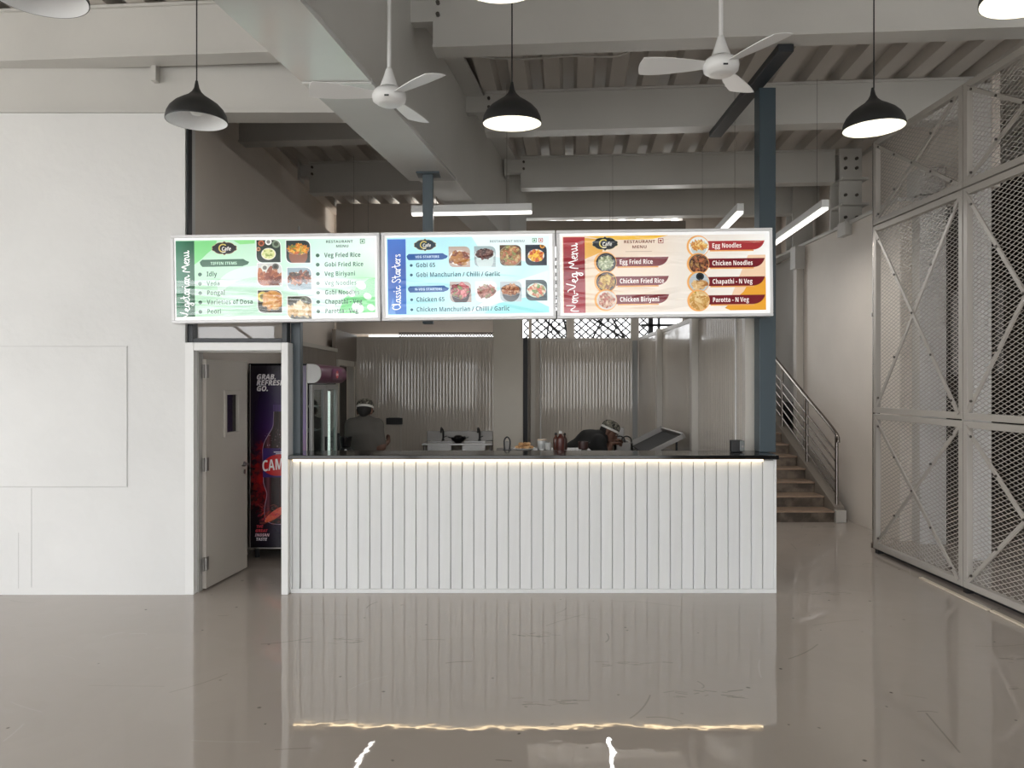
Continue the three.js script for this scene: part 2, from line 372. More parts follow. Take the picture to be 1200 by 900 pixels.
partition('wall_kitchen_back_left', 'ribbed cream kitchen partition behind the man in grey', [-2.56, -12.4], [-0.24, -12.4], 2.46, 3, M.panel, (p) => {
  part('joint_strip', bx(0.76, 0.78, 0, 2.42, 0.025, 0.034), M.creamTrim, p);
  part('added_slit_mesh', expanded(1.62, 0.1, 0.045, 0.05, 0.014).translate(0.72, 2.44, -0.1), M.darkSteel, p, { kind: 'stuff' });  // added dark strands dim the bright slit over the partition
});
partition('wall_kitchen_back_right', 'ribbed cream kitchen partition behind the man in black', [0.2, -12.4], [2.04, -12.4], 2.44, 2, M.panel, (p, L) => {
  part('corner_strip', bx(L - 0.1, L - 0.02, 0, 2.4, 0.026, 0.04), std([0.36, 0.37, 0.37], 0.3), p);
  part('daylight_block', bx(-0.5, 0.1, 0, 2.44, -0.08, -0.04), M.panelDark, p);  // added board blocks daylight in the gap behind the column
  part('corner_post', bx(0.1, 0.17, 0, 2.44, 0.04, 0.1), M.creamTrim, p);
  part('corner_post', bx(-0.02, 0.05, 0, 2.44, 0.04, 0.1), M.darkSteel, p);  // near-black strip standing in for the dark gap beside the column
  part('conduit', rod([0.26, 0, 0.05], [0.26, 2.4, 0.05], 0.012), M.whiteTrim, p);
});
partition('wall_kitchen_right', 'ribbed cream partition at the right side of the kitchen', [2.07, -12.4], [2.07, -6.72], 2.45, 5, M.panel, (p, L) => {
  // faces -x, towards the kitchen
  for (const d of [8.48, 10.5]) part('post', bx(L - (d - 6.72) - 0.05, L - (d - 6.72) + 0.05, 0, 2.45, 0.026, 0.1), M.creamTrim, p);
  part('end_post', bx(L - 0.02, L + 0.06, 0, 2.45, -0.04, 0.05), M.creamTrim, p);
  part('joint_strip', bx(L - 0.3, L - 0.28, 0, 2.42, 0.026, 0.036), M.whiteTrim, p);
});
partition('wall_kitchen_left', 'low brown partition behind the drinks fridge', [-2.5, -8.75], [-2.5, -10.85], 2.2, 2, M.panelDark);
// brown header and doorway darkened by a board at the left end of the kitchen
{
  const p = struct('door_2', 'doorway at the back left of the kitchen, darkened by a near-black board', 'doorway', [-2.5, 0, -11.6]);
  part('header_panel', bx(-2.55, -2.5, 2.05, 2.48, -12.36, -10.9), M.panelDark, p);
  part('door_frame', [bx(-2.56, -2.46, 1.97, 2.05, -12.0, -10.9), bx(-2.56, -2.46, 0, 1.97, -12.04, -11.96), bx(-2.56, -2.46, 0, 1.97, -10.98, -10.9)], M.creamTrim, p);
  part('side_panel', bx(-2.55, -2.5, 0, 2.05, -12.36, -12.04), M.panel, p);
  part('door_leaf', rb(-2.6, -2.57, 0, 1.97, -11.96, -10.98, 0.003), std([0.03, 0.026, 0.024], 0.5), p);  // near-black board stands in for the dark corridor beyond
}

// ---------------------------------------------------------------- expanded metal
function expanded(w, h, L = 0.1, S = 0.046, width = 0.011, depth = 0.012) {   // w along +x, h along +y, from the origin
  const pos = [], idx = [];
  const seg = (x0, y0, x1, y1) => {
    const dx = x1 - x0, dy = y1 - y0, l = Math.hypot(dx, dy), nx = -dy / l * width / 2, ny = dx / l * width / 2, b = pos.length / 3, k = depth / 2;
    // a strip tilted through the sheet, as slit and stretched metal is
    pos.push(x0 - nx, y0 - ny, -k, x0 + nx, y0 + ny, -k * 0.2, x0 + nx, y0 + ny, k, x0 - nx, y0 - ny, k * 0.2, x1 - nx, y1 - ny, -k, x1 + nx, y1 + ny, -k * 0.2, x1 + nx, y1 + ny, k, x1 - nx, y1 - ny, k * 0.2);
    for (const [p, q] of [[0, 1], [1, 2], [2, 3], [3, 0]]) idx.push(b + p, b + q, b + q + 4, b + p, b + q + 4, b + p + 4);
  };
  const nx = Math.floor(w / (L / 2)), px = w / nx, ny = Math.floor(h / (S / 2)), py = h / ny;
  for (let j = 0; j < ny; j++) for (let i = 0; i < nx; i++) {
    const up = (i + j) % 2 === 0, y0 = j * py + (up ? 0 : py), y1 = j * py + (up ? py : 0);
    seg(i * px, y0, (i + 1) * px, y1);
  }
  const g = new THREE.BufferGeometry();
  g.setAttribute('position', new THREE.Float32BufferAttribute(pos, 3)); g.setIndex(idx);
  const q = g.toNonIndexed(); q.computeVertexNormals();
  return q;
}
// mesh screen at the right: framed panels, each with two crossing braces; local x runs towards the viewer along the screen, z faces the hall
{
  const s = thing('mesh_screen', 'tall framed screen of expanded metal with crossing braces at right', 'screen', [3.66, 0, -7.75], { turn: -Math.PI / 2 + 0.019 });
  // local +x -> world +z (towards the viewer), local +z -> world -x
  const cols = [[0, 1.485], [1.495, 2.98]], rows = [[0.05, 1.4], [1.412, 3.285], [3.297, 4.14]], f = 0.055;
  for (const [x0, x1] of cols) for (const [y0, y1] of rows) {
    const fr = part('panel_frame', [rb(x0, x1, y0, y0 + f, -0.03, 0.02), rb(x0, x1, y1 - f, y1, -0.03, 0.02), rb(x0, x0 + f, y0 + f, y1 - f, -0.03, 0.02), rb(x1 - f, x1, y0 + f, y1 - f, -0.03, 0.02)], M.meshFrame, s);
    part('expanded_metal', expanded(x1 - x0 - 2 * f + 0.02, y1 - y0 - 2 * f + 0.02, 0.085, 0.037, 0.0054, 0.003).translate(x0 + f - 0.01, y0 + f - 0.01, -0.03), M.meshStrand, fr, { kind: 'stuff' });
    const a = [x0 + f * 0.8, y0 + f * 0.8], b = [x1 - f * 0.8, y1 - f * 0.8];
    part('brace', bar([a[0], a[1], 0.012], [b[0], b[1], 0.012], 0.032, 0.014, V3(0, 0, 1)), M.meshFrame, fr);
    part('brace', bar([a[0], b[1], 0.024], [b[0], a[1], 0.024], 0.032, 0.014, V3(0, 0, 1)), M.meshFrame, fr);
    for (const t of [0.06, 0.28, 0.5, 0.72, 0.94]) for (const [u, v] of [[a[0] + (b[0] - a[0]) * t, a[1] + (b[1] - a[1]) * t], [a[0] + (b[0] - a[0]) * t, b[1] + (a[1] - b[1]) * t]])
      if (t !== 0.5 || v > 0) part('bolt', rod([u, v, 0.028], [u, v, 0.04], 0.011, 6), M.bolt, fr);
  }
  part('gap_shadow', bx(-0.02, 3.0, 0, 0.05, -0.1, -0.06), M.black, s);  // black strip stands in for the shadow under the screen
  for (const u of [0, 1.465, 2.93]) part('foot', bx(u, u + 0.05, 0, 0.05, -0.06, 0.0), M.black, s);
}
// columns and a steel bracket seen through the screen
[[4.47, -8.3, 0.14, 'broad white column with a cap block seen through the mesh'], [4.53, -7.5, 0.09, 'slim white column behind the mesh, nearest the viewer']].forEach(([x, z, r, label], i) => {
  const c = struct('column_behind_mesh', label, 'column', [x, 0, z]);
  part('column_shaft', [bx(x - r, x + r, 0, i ? 4.6 : 3.7, z - r, z + r)], M.columnPaint, c);
  if (!i) part('cap_block', rb(x - 0.14, x + 0.14, 3.72, 4.0, z - 0.14, z + 0.14, 0.01), M.beam, c);
});
// mesh facade at the back right, bright outdoors behind it
{
  const s = thing('back_mesh_facade', 'dark mesh facade with diagonal braces above the right partition', 'screen', [0.2, 0, -13.1]);
  part('post', bx(0.28, 0.34, 0, 4.2, -13.16, -13.06), M.creamTrim, s);
  part('post', bx(0.93, 1.06, 0, 4.2, -13.16, -13.06), M.creamTrim, s);
  part('post', bx(2.02, 2.16, 0, 4.2, -13.16, -13.06), M.creamTrim, s);
  part('post', [bx(2.32, 2.4, 0, 4.2, -13.16, -13.06), bx(2.48, 2.52, 0, 4.2, -13.16, -13.06)], M.darkSteel, s);
  part('rail', bx(0.16, 2.95, 4.05, 4.475, -13.16, -13.06), M.panelDark, s);
  part('rail', bx(0.16, 2.95, 0, 0.1, -13.16, -13.06), M.panelDark, s);
  part('rail', bx(2.2, 2.95, 2.68, 2.72, -13.16, -13.06), M.darkSteel, s);
  for (const [x0, x1] of [[0.36, 0.92], [1.08, 2.0]]) {
    part('brace', bar([x0, 3.0, -13.1], [x1, 2.42, -13.1], 0.035, 0.03), M.darkSteel, s);
    part('brace', bar([x0 + 0.2, 2.3, -13.1], [x1 - 0.2, 3.3, -13.1], 0.035, 0.03), M.darkSteel, s);
    part('brace', bar([x0 + 0.45, 3.1, -13.12], [x1 + 0.1, 2.2, -13.12], 0.035, 0.03), M.darkSteel, s);
  }
  part('expanded_metal', expanded(2.2, 3.8, 0.15, 0.13, 0.026).translate(0.2, 0.1, -13.15), M.darkSteel, s, { kind: 'stuff' });
  for (let x = 0.44; x < 2; x += 0.12) part('upright', bx(x, x + 0.016, 2.3, 3.95, -13.2, -13.18), M.darkSteel, s);
}

// ---------------------------------------------------------------- stairs with handrail
{
  const r = 0.14, g = 0.31, z0 = -9.46, x0 = 2.4, x1 = 3.96, n = 11;
  const st = thing('staircase', 'brown granite stairs rising behind the right end of the counter', 'stairs', [3.2, 0, z0]);
  for (let k = 0; k < n; k++) {
    part('riser', bx(x0, x1, 0, (k + 1) * r - 0.022, z0 - (k + 1) * g, z0 - k * g), M.granite, st);
    part('tread', rb(x0, x1 + 0.005, (k + 1) * r - 0.022, (k + 1) * r, z0 - (k + 1) * g - 0.002, z0 - k * g + 0.02, 0.006), M.graniteTread, st);
  }
  const s = new THREE.Shape([[0, 0], [0, r + 0.05], [n * g, n * r + r + 0.05 - 0.01], [n * g, 0]].map((p) => new THREE.Vector2(...p)));
  part('stringer', new THREE.ExtrudeGeometry(s, { depth: 0.12, bevelEnabled: false }).rotateY(Math.PI / 2).translate(x1 + 0.005, 0, z0), std([0.25, 0.22, 0.19], 0.5, { map: paintTone }), st);
  part('end_block', rb(x1, x1 + 0.13, 0, 0.15, z0, z0 + 0.06, 0.006), std([0.45, 0.43, 0.4], 0.5), st);
  const h = thing('stair_handrail', 'shiny steel stair handrail with thin slanted bars', 'handrail', [4.02, 0.18, -9.52]);
  const X = 4.02, m = r / g, base = (d) => 0.185 + (d - 9.5) * m + 0.002;
  part('top_rail', tube([[X, base(9.48) + 0.8, -9.48], [X, base(9.5) + 0.86, -9.49], [X, base(9.56) + 0.885, -9.56], [X, base(10.5) + 0.89, -10.5], [X, base(12.6) + 0.89, -12.6]], 0.024, 60, 12), M.railSteel, h);
  for (const d of [9.52, 10.48, 11.44, 12.4]) part('post', rod([X, base(d) - 0.01, -d], [X, base(d) + 0.87, -d], 0.021, 12), M.railSteel, h);
  for (const k of [0.14, 0.27, 0.4, 0.53, 0.66]) part('slanted_bar', rod([X, base(9.52) + k, -9.52], [X, base(12.5) + k, -12.5], 0.0105, 8), M.railSteel, h);
  solo('wall_box', 'black box on the wall behind the stair handrail', 'box', rb(4.3, 4.4, 1.08, 1.42, -12.3, -11.8, 0.01), M.black);
}

// ================================================================ SERVICE COUNTER
{
  const ct = thing('service_counter', 'white plank-clad service counter with a warm light strip', 'counter', [0.17, 0, -6.4]);
  part('carcass', [bx(-1.8, 2.135, 0.02, 1.09, -6.6, -6.275)], M.claddingBack, ct);
  const plank = (w) => { const s = new THREE.Shape(), b = 0.004, t = 0.022; [[-w / 2, 0], [-w / 2, t - b], [-w / 2 + b, t], [w / 2 - b, t], [w / 2, t - b], [w / 2, 0]].forEach((p, i) => (i ? s.lineTo(...p) : s.moveTo(...p))); return muv(clean(new THREE.ExtrudeGeometry(s, { depth: 1.04, bevelEnabled: false }).rotateX(-Math.PI / 2).scale(1, 1, -1))); };
  const flip = (g) => { const p = g.attributes.position, n = g.attributes.normal; for (let i = 0; i < p.count; i += 3) for (const a of [p, n]) { const t = [a.getX(i), a.getY(i), a.getZ(i)]; a.setXYZ(i, a.getX(i + 2), a.getY(i + 2), a.getZ(i + 2)); a.setXYZ(i + 2, ...t); } return g; };
  const full = flip(plank(0.0895)), first = flip(plank(0.058));
  const shades = [M.cladding, M.cladding.clone(), M.cladding.clone()];
  shades[1].color = C(0.73, 0.74, 0.745); shades[2].color = C(0.765, 0.775, 0.78);
  const at = (x) => [x - 0.17, 0.035, -6.275 + 6.4];
  part('plank', first, shades[0], ct, { shared: true, at: at(-1.756) });
  for (let k = 0; k < 41; k++) part('plank', full, shades[(k * 7 + (k >> 2)) % 3], ct, { shared: true, at: at(-1.72 + 0.094 * (k + 0.5)) });
  part('corner_trim', rb(-1.806, -1.787, 0.01, 1.085, -6.6, -6.248, 0.003), M.cladding, ct);
  part('corner_trim', rb(2.132, 2.15, 0.01, 1.085, -6.6, -6.248, 0.003), M.cladding, ct);
  part('skirting', rb(-1.8, 2.15, 0, 0.034, -6.6, -6.246, 0.003), M.cladding, ct);
  part('light_strip', rb(-1.78, 2.04, 1.073, 1.0895, -6.252, -6.241, 0.002), M.ledGlow, ct);
  const l = new THREE.RectAreaLight(C(1, 0.80, 0.5), 1.1, 3.8, 0.012);
  l.position.set(0.13, 1.0745, -6.2325); l.rotation.x = -Math.PI / 2; scene.add(l);
  solo('countertop', 'long black polished stone countertop on the white counter', 'countertop', rb(-1.81, 2.155, 1.0915, 1.124, -6.66, -6.2, 0.004), M.graniteTop);
}
{
  const k = thing('card_terminal', 'small black card terminal standing on the right of the countertop', 'terminal', [1.9, 1.124, -6.5]);
  part('body', rb(1.85, 1.945, 1.124, 1.226, -6.54, -6.48, 0.006), M.black, k);
  part('screen', rb(1.92, 1.958, 1.135, 1.222, -6.51, -6.47, 0.004), std([0.16, 0.17, 0.17], 0.3), k);
  part('dial', rod([1.94, 1.175, -6.471], [1.94, 1.175, -6.466], 0.009, 12), M.steelDull, k);
}

// ---------------------------------------------------------------- blue steel frame that carries the menu boards
{
  const f = thing('sign_support_frame', 'dark blue steel posts and rail holding up the menu boards', 'frame', [0, 1.124, -6.4]);
  part('post', rb(2.085, 2.225, 1.124, 4.2, -6.62, -6.48, 0.006), M.blueSteel, f);
  part('post', rb(-0.74, -0.655, 2.2, 3.45, -6.44, -6.36, 0.005), M.blueSteel, f);
  part('base_plate', rb(-0.79, -0.6, 3.435, 3.4495, -6.48, -6.32, 0.003), M.blueSteel, f);
  part('post', rb(-1.825, -1.745, 1.124, 2.9, -6.42, -6.34, 0.005), M.blueSteel, f);
  part('cross_rail', rb(-2.62, 2.085, 2.885, 2.935, -6.4, -6.35, 0.004), M.darkSteel, f);
  part('cross_rail', rb(-2.62, 2.085, 2.24, 2.29, -6.34, -6.29, 0.004), M.blueSteel, f);
  part('edge_channel', rb(-2.635, -2.62, 2.885, 3.86, -6.3, -6.22, 0.003), M.darkSteel, f);
  part('ceiling_bar', rb(2.0, 2.12, 4.2, 4.258, -7.8, -5.78, 0.005), M.darkSteel, f, { label: 'dark bar bolted under two roof beams' });
}

// ================================================================ DOORWAY
{
  const d = struct('door_1', 'white framed doorway with its beige door standing open', 'door', [-2.24, 0, -6.3]);
  part('door_frame', [rb(-2.64, -2.567, 0, 2.035, -6.36, -6.2, 0.004), rb(-1.861, -1.806, 0, 2.035, -6.36, -6.2, 0.004), rb(-2.567, -1.861, 1.97, 2.035, -6.36, -6.2, 0.004)], M.whiteTrim, d);
  part('frame_rebate', [bx(-2.567, -2.555, 0, 1.958, -6.36, -6.27), bx(-2.567, -1.861, 1.958, 1.97, -6.36, -6.27)], std([0.4, 0.39, 0.37], 0.5), d);
  const leaf = new THREE.Group(); leaf.name = 'door_leaf'; leaf.position.set(-2.545 + 2.24, 0, -6.345 + 6.3); leaf.rotation.y = Math.PI / 2 - 0.115;   // leaf runs along local +x, its shown face is +... 
  d.add(leaf); origins.set(leaf, [0, 0, 0]);
  // local x along the leaf, z thickness; the face seen from the hall is -z after the turn
  const W = 0.745, y0 = 0.012, y1 = 1.905, gx0 = 0.335, gx1 = 0.56, gy0 = 1.275, gy1 = 1.61, t = 0.02;
  const sh = new THREE.Shape([[0, y0], [W, y0], [W, y1], [0, y1]].map((p) => new THREE.Vector2(...p)));
  sh.holes.push(new THREE.Path([[gx0, gy0], [gx0, gy1], [gx1, gy1], [gx1, gy0]].map((p) => new THREE.Vector2(...p))));
  part('leaf_board', new THREE.ExtrudeGeometry(sh, { depth: 2 * t, bevelEnabled: false }).translate(0, 0, -t), M.door, leaf);
  const e = 0.035;
  part('vision_frame', [-1, 1].flatMap((s) => { const z0 = s > 0 ? t - 0.003 : -t - 0.014, z1 = s > 0 ? t + 0.014 : -t + 0.003; return [rb(gx0 - e, gx1 + e, gy1 - 0.004, gy1 + e, z0, z1), rb(gx0 - e, gx1 + e, gy0 - e, gy0 + 0.004, z0, z1), rb(gx0 - e, gx0 + 0.004, gy0, gy1, z0, z1), rb(gx1 - 0.004, gx1 + e, gy0, gy1, z0, z1)]; }), M.door, leaf);
  part('vision_pane', bx(gx0, gx1, gy0, gy1, -0.003, 0.003), new THREE.MeshPhysicalMaterial({ color: C(0.25, 0.24, 0.23), roughness: 0.03, transmission: 1, thickness: 0 }), leaf);
  for (const y of [0.16, 0.98, 1.75]) part('hinge', [cyl(0.011, 0.011, 0.11, -0.006, y, 0.024, 10), rb(-0.005, 0.045, y, y + 0.11, t - 0.001, t + 0.004, 0.001), rb(-0.03, -0.004, y, y + 0.11, 0.0, 0.02, 0.001)], M.steelDull, leaf);
  part('handle', [-1, 1].flatMap((s) => [rod([W - 0.06, 0.97, s * t], [W - 0.06, 0.97, s * 0.062], 0.009), tube([[W - 0.06, 0.97, s * 0.06], [W - 0.12, 0.972, s * 0.064], [W - 0.17, 0.968, s * 0.058]], 0.009, 16, 8), rod([W - 0.06, 0.97, s * (t - 0.001)], [W - 0.06, 0.97, s * (t + 0.008)], 0.024, 16), rod([W - 0.06, 0.9, s * (t - 0.001)], [W - 0.06, 0.9, s * (t + 0.008)], 0.02, 16)]), M.steelDull, leaf);
  // transom light over the door
  const w = struct('window_1', 'narrow glazed transom in a dark blue frame over the door', 'window', [-2.22, 2.035, -6.3]);
  part('window_frame', [rb(-2.636, -2.59, 2.036, 2.3, -6.34, -6.24), rb(-1.868, -1.826, 2.036, 2.3, -6.34, -6.24), rb(-2.59, -1.868, 2.036, 2.072, -6.34, -6.24), rb(-2.59, -1.868, 2.27, 2.3, -6.34, -6.24)], M.darkSteel, w);
  part('pane', bx(-2.59, -1.868, 2.072, 2.27, -6.3, -6.294), M.glass, w);
}

// ================================================================ DRINKS FRIDGE
{
  const W = 512, H = 1620, c = canvas(W, H), x = c.getContext('2d');
  let g = x.createLinearGradient(0, 0, 0, H);
  g.addColorStop(0, '#1e1522'); g.addColorStop(0.16, '#2e1b4e'); g.addColorStop(0.34, '#48206e'); g.addColorStop(0.52, '#6a1c42'); g.addColorStop(0.74, '#5a171f'); g.addColorStop(0.9, '#1f1230'); g.addColorStop(1, '#140e20');
  x.fillStyle = g; x.fillRect(0, 0, W, H);
  g = x.createLinearGradient(0, 0, W, 0); g.addColorStop(0, 'rgba(10,5,12,.75)'); g.addColorStop(0.45, 'rgba(20,8,20,.15)'); g.addColorStop(1, 'rgba(120,80,170,.42)');
  x.fillStyle = g; x.fillRect(0, 0, W, H);
  for (let k = 0; k < 420; k++) {                        // splash of drink
    const a = rr(0, 6.28), q = rr(0, 1), px = 90 + Math.cos(a) * q * 150, py = 1010 + Math.sin(a) * q * 330;
    x.fillStyle = `rgba(${rr(110, 190) | 0},${rr(12, 40) | 0},${rr(16, 36) | 0},${rr(0.08, 0.35)})`;
    x.beginPath(); x.ellipse(px, py, rr(4, 40), rr(3, 22), rr(0, 3), 0, 7); x.fill();
  }
  // bottle
  const bp = new Path2D('M215 400 L300 400 L304 520 C306 590 396 640 404 760 L398 1040 C392 1090 372 1110 370 1150 C372 1200 396 1250 392 1330 C388 1400 340 1420 262 1420 C180 1420 132 1400 128 1330 C124 1250 150 1200 150 1150 C146 1110 126 1090 120 1040 L112 760 C120 640 208 590 210 520 Z');
  g = x.createLinearGradient(110, 0, 404, 0); g.addColorStop(0, '#140a0e'); g.addColorStop(0.18, '#6a3a46'); g.addColorStop(0.3, '#22100f'); g.addColorStop(0.75, '#3a1a1e'); g.addColorStop(0.92, '#9a8090'); g.addColorStop(1, '#12080a');
  x.fillStyle = g; x.fill(bp);
  x.strokeStyle = 'rgba(210,190,220,.6)'; x.lineWidth = 6; x.stroke(bp);
  x.fillStyle = '#3c2458'; x.fillRect(206, 350, 104, 62); x.fillStyle = '#56367a'; for (let k = 0; k < 9; k++) x.fillRect(210 + k * 11, 352, 4, 56);
  for (let k = 0; k < 60; k++) { x.fillStyle = `rgba(230,220,235,${rr(0.1, 0.5)})`; x.beginPath(); x.ellipse(rr(130, 390), rr(560, 760), rr(1, 5), rr(1, 7), 0, 0, 7); x.fill(); }
  x.fillStyle = '#3a2462'; x.fillRect(114, 740, 290, 260);
  x.save(); x.translate(262, 890); x.rotate(-0.12); x.fillStyle = '#c31d22'; x.beginPath(); x.ellipse(0, 0, 150, 96, 0, 0, 7); x.fill();
  x.fillStyle = '#f3eceb'; x.font = 'bold 118px sans-serif'; x.textAlign = 'center'; x.save(); x.transform(0.78, 0, -0.1, 1.15, 0, 0); x.fillText('CAMPA', 0, 34); x.restore(); x.restore();
  x.fillStyle = '#d8cfe4'; x.fillRect(214, 770, 90, 9); x.fillRect(232, 786, 60, 6);
  x.fillStyle = '#e06a55'; x.beginPath(); x.ellipse(230, 1330, 120, 34, -0.6, 0, 7); x.fill();
  for (let k = 0; k < 80; k++) { x.fillStyle = `rgba(${rr(150, 230) | 0},${rr(40, 100) | 0},${rr(40, 80) | 0},${rr(0.15, 0.5)})`; x.beginPath(); x.ellipse(rr(70, 330), rr(1240, 1420), rr(6, 34), rr(3, 12), rr(-1, 1), 0, 7); x.fill(); }
  const slant = (t, px, py, size, color) => { x.save(); x.translate(px, py); x.transform(1, 0, -0.2, 1, 0, 0); x.font = `bold ${size}px sans-serif`; x.fillStyle = color; x.textAlign = 'left'; x.fillText(t, 0, 0); x.lineWidth = size * 0.04; x.strokeStyle = color; x.strokeText(t, 0, 0); x.restore(); };
  slant('GRAB.', 52, 124, 62, '#dcd8da'); slant('REFRESH.', 52, 176, 62, '#dcd8da'); slant('GO.', 52, 228, 62, '#dcd8da');
  slant('THE', 52, 1452, 34, '#c8434a'); slant('GREAT', 42, 1490, 36, '#c8434a'); slant('INDIAN', 40, 1528, 36, '#d9b6bc'); slant('TASTE', 48, 1566, 36, '#d9d3da');
  M.fridgeSide = new THREE.MeshStandardMaterial({ map: tex(c, { clamp: true }), roughness: 0.22 });
  const c2 = canvas(512, 128), y = c2.getContext('2d');
  y.fillStyle = '#5d1446'; y.fillRect(0, 0, 512, 128);
  g = y.createLinearGradient(0, 0, 0, 128); g.addColorStop(0, '#7a2a62'); g.addColorStop(0.6, '#5a1342'); g.addColorStop(1, '#3c0c2e'); y.fillStyle = g; y.fillRect(0, 0, 512, 128);
  y.fillStyle = '#c7262e'; y.beginPath(); y.ellipse(256, 64, 64, 46, 0, 0, 7); y.fill(); y.fillStyle = '#f2dfe0'; y.font = 'bold 40px sans-serif'; y.textAlign = 'center'; y.fillText('CAMPA', 256, 78);
  M.canopy = new THREE.MeshStandardMaterial({ map: tex(c2, { clamp: true }), roughness: 0.3, emissive: C(1, 1, 1), emissiveMap: tex(c2, { clamp: true }), emissiveIntensity: 0.03 });

  const f = thing('drinks_fridge', 'purple two-door drinks fridge with a cola bottle on its side', 'fridge', [-2.27, 0, -8.07]);
  const X0 = -2.56, X1 = -1.99, Z0 = -8.67, Z1 = -7.47;
  part('cabinet', [rb(X0, X1, 0.1, 1.9, Z1 - 0.04, Z1, 0.008), rb(X0, X1, 0.1, 1.9, Z0, Z0 + 0.04, 0.008), rb(X0, X0 + 0.04, 0.1, 1.9, Z0, Z1), rb(X0, X1, 1.7, 1.9, Z0, Z1), rb(X0, X1, 0.1, 0.32, Z0, Z1)], M.blackGloss, f);
  const side = new THREE.PlaneGeometry(X1 - X0 - 0.03, 1.76).translate((X0 + X1) / 2 + 0.005, 1.0, Z1 + 0.002);
  part('side_decal', side, M.fridgeSide, f, { keepUv: true, label: 'printed purple side with a cola bottle and white slogan' });
  part('edge_trim', [rb(X0 + 0.012, X0 + 0.02, 0.1, 1.89, Z1 - 0.002, Z1 + 0.004, 0.001), rb(X0, X1, 0.1, 0.112, Z1 - 0.002, Z1 + 0.006, 0.001), rb(X1 - 0.006, X1 + 0.002, 0.1, 1.89, Z1 - 0.004, Z1 + 0.004, 0.001)], M.steelDull, f);
  part('liner', [bx(X0 + 0.04, X0 + 0.05, 0.32, 1.7, Z0 + 0.04, Z1 - 0.04)], M.whiteTrim, f);
  for (const yy of [0.6, 0.9, 1.2, 1.46]) part('shelf', [0, 1, 2, 3, 4, 5].map((k) => rod([X0 + 0.08 + k * 0.07, yy, Z0 + 0.05], [X0 + 0.08 + k * 0.07, yy, Z1 - 0.05], 0.004, 6)), M.steelDull, f);
  [[Z1 - 0.06, Z1 - 0.6], [Z1 - 0.63, Z0 + 0.03]].forEach(([a, b]) => {
    const dr = part('door', [rb(X1, X1 + 0.035, 0.32, 0.37, b, a), rb(X1, X1 + 0.035, 1.64, 1.695, b, a), rb(X1, X1 + 0.035, 0.37, 1.64, b, b + 0.06), rb(X1, X1 + 0.035, 0.37, 1.64, a - 0.06, a)], std([0.42, 0.42, 0.41], 0.35), f);
    part('door_pane', bx(X1 + 0.012, X1 + 0.02, 0.37, 1.64, b + 0.06, a - 0.06), M.glassGreen, dr);
    part('door_handle', rb(X1 + 0.035, X1 + 0.06, 0.9, 1.15, (a + b) / 2 - 0.25, (a + b) / 2 - 0.23, 0.004), M.black, dr);
  });
  part('light_tube', rod([X1 - 0.04, 0.4, Z0 + 0.14], [X1 - 0.04, 1.62, Z0 + 0.14], 0.014), M.tubeGlow, f);
  const fl = new THREE.RectAreaLight(C(0.92, 1, 1), 1.2, 0.03, 1.2); fl.position.set(X1 - 0.06, 1.0, Z0 + 0.165); fl.rotation.y = Math.PI - 0.6; scene.add(fl);
  // header with a rounded front; a faint glow is put into its print
  const s = new THREE.Shape(); s.moveTo(0, 0); s.lineTo(0.06, 0); s.quadraticCurveTo(0.13, 0.02, 0.13, 0.09); s.quadraticCurveTo(0.13, 0.17, 0.06, 0.185); s.lineTo(0, 0.185); s.closePath();
  const body = new THREE.ExtrudeGeometry(s, { depth: 1.14, bevelEnabled: false, curveSegments: 10 }).translate(X1, 1.71, Z0 + 0.03);
  part('header', body, std([0.16, 0.02, 0.09], 0.3), f);
  part('header_cap', new THREE.ExtrudeGeometry(s, { depth: 0.03, bevelEnabled: false, curveSegments: 10 }).translate(X1, 1.71, Z1 - 0.03), M.whiteTrim, f);
  const lg = new THREE.PlaneGeometry(0.46, 0.115).rotateY(Math.PI / 2).translate(X1 + 0.1335, 1.8, (Z0 + Z1) / 2 - 0.1);
  part('header_print', lg, M.canopy, f, { keepUv: true });
  for (const px of [X0 + 0.06, X1 - 0.06]) for (const pz of [Z0 + 0.08, Z1 - 0.08]) part('foot', cyl(0.022, 0.022, 0.1, px, 0, pz, 12), M.blackRubber, f);
}

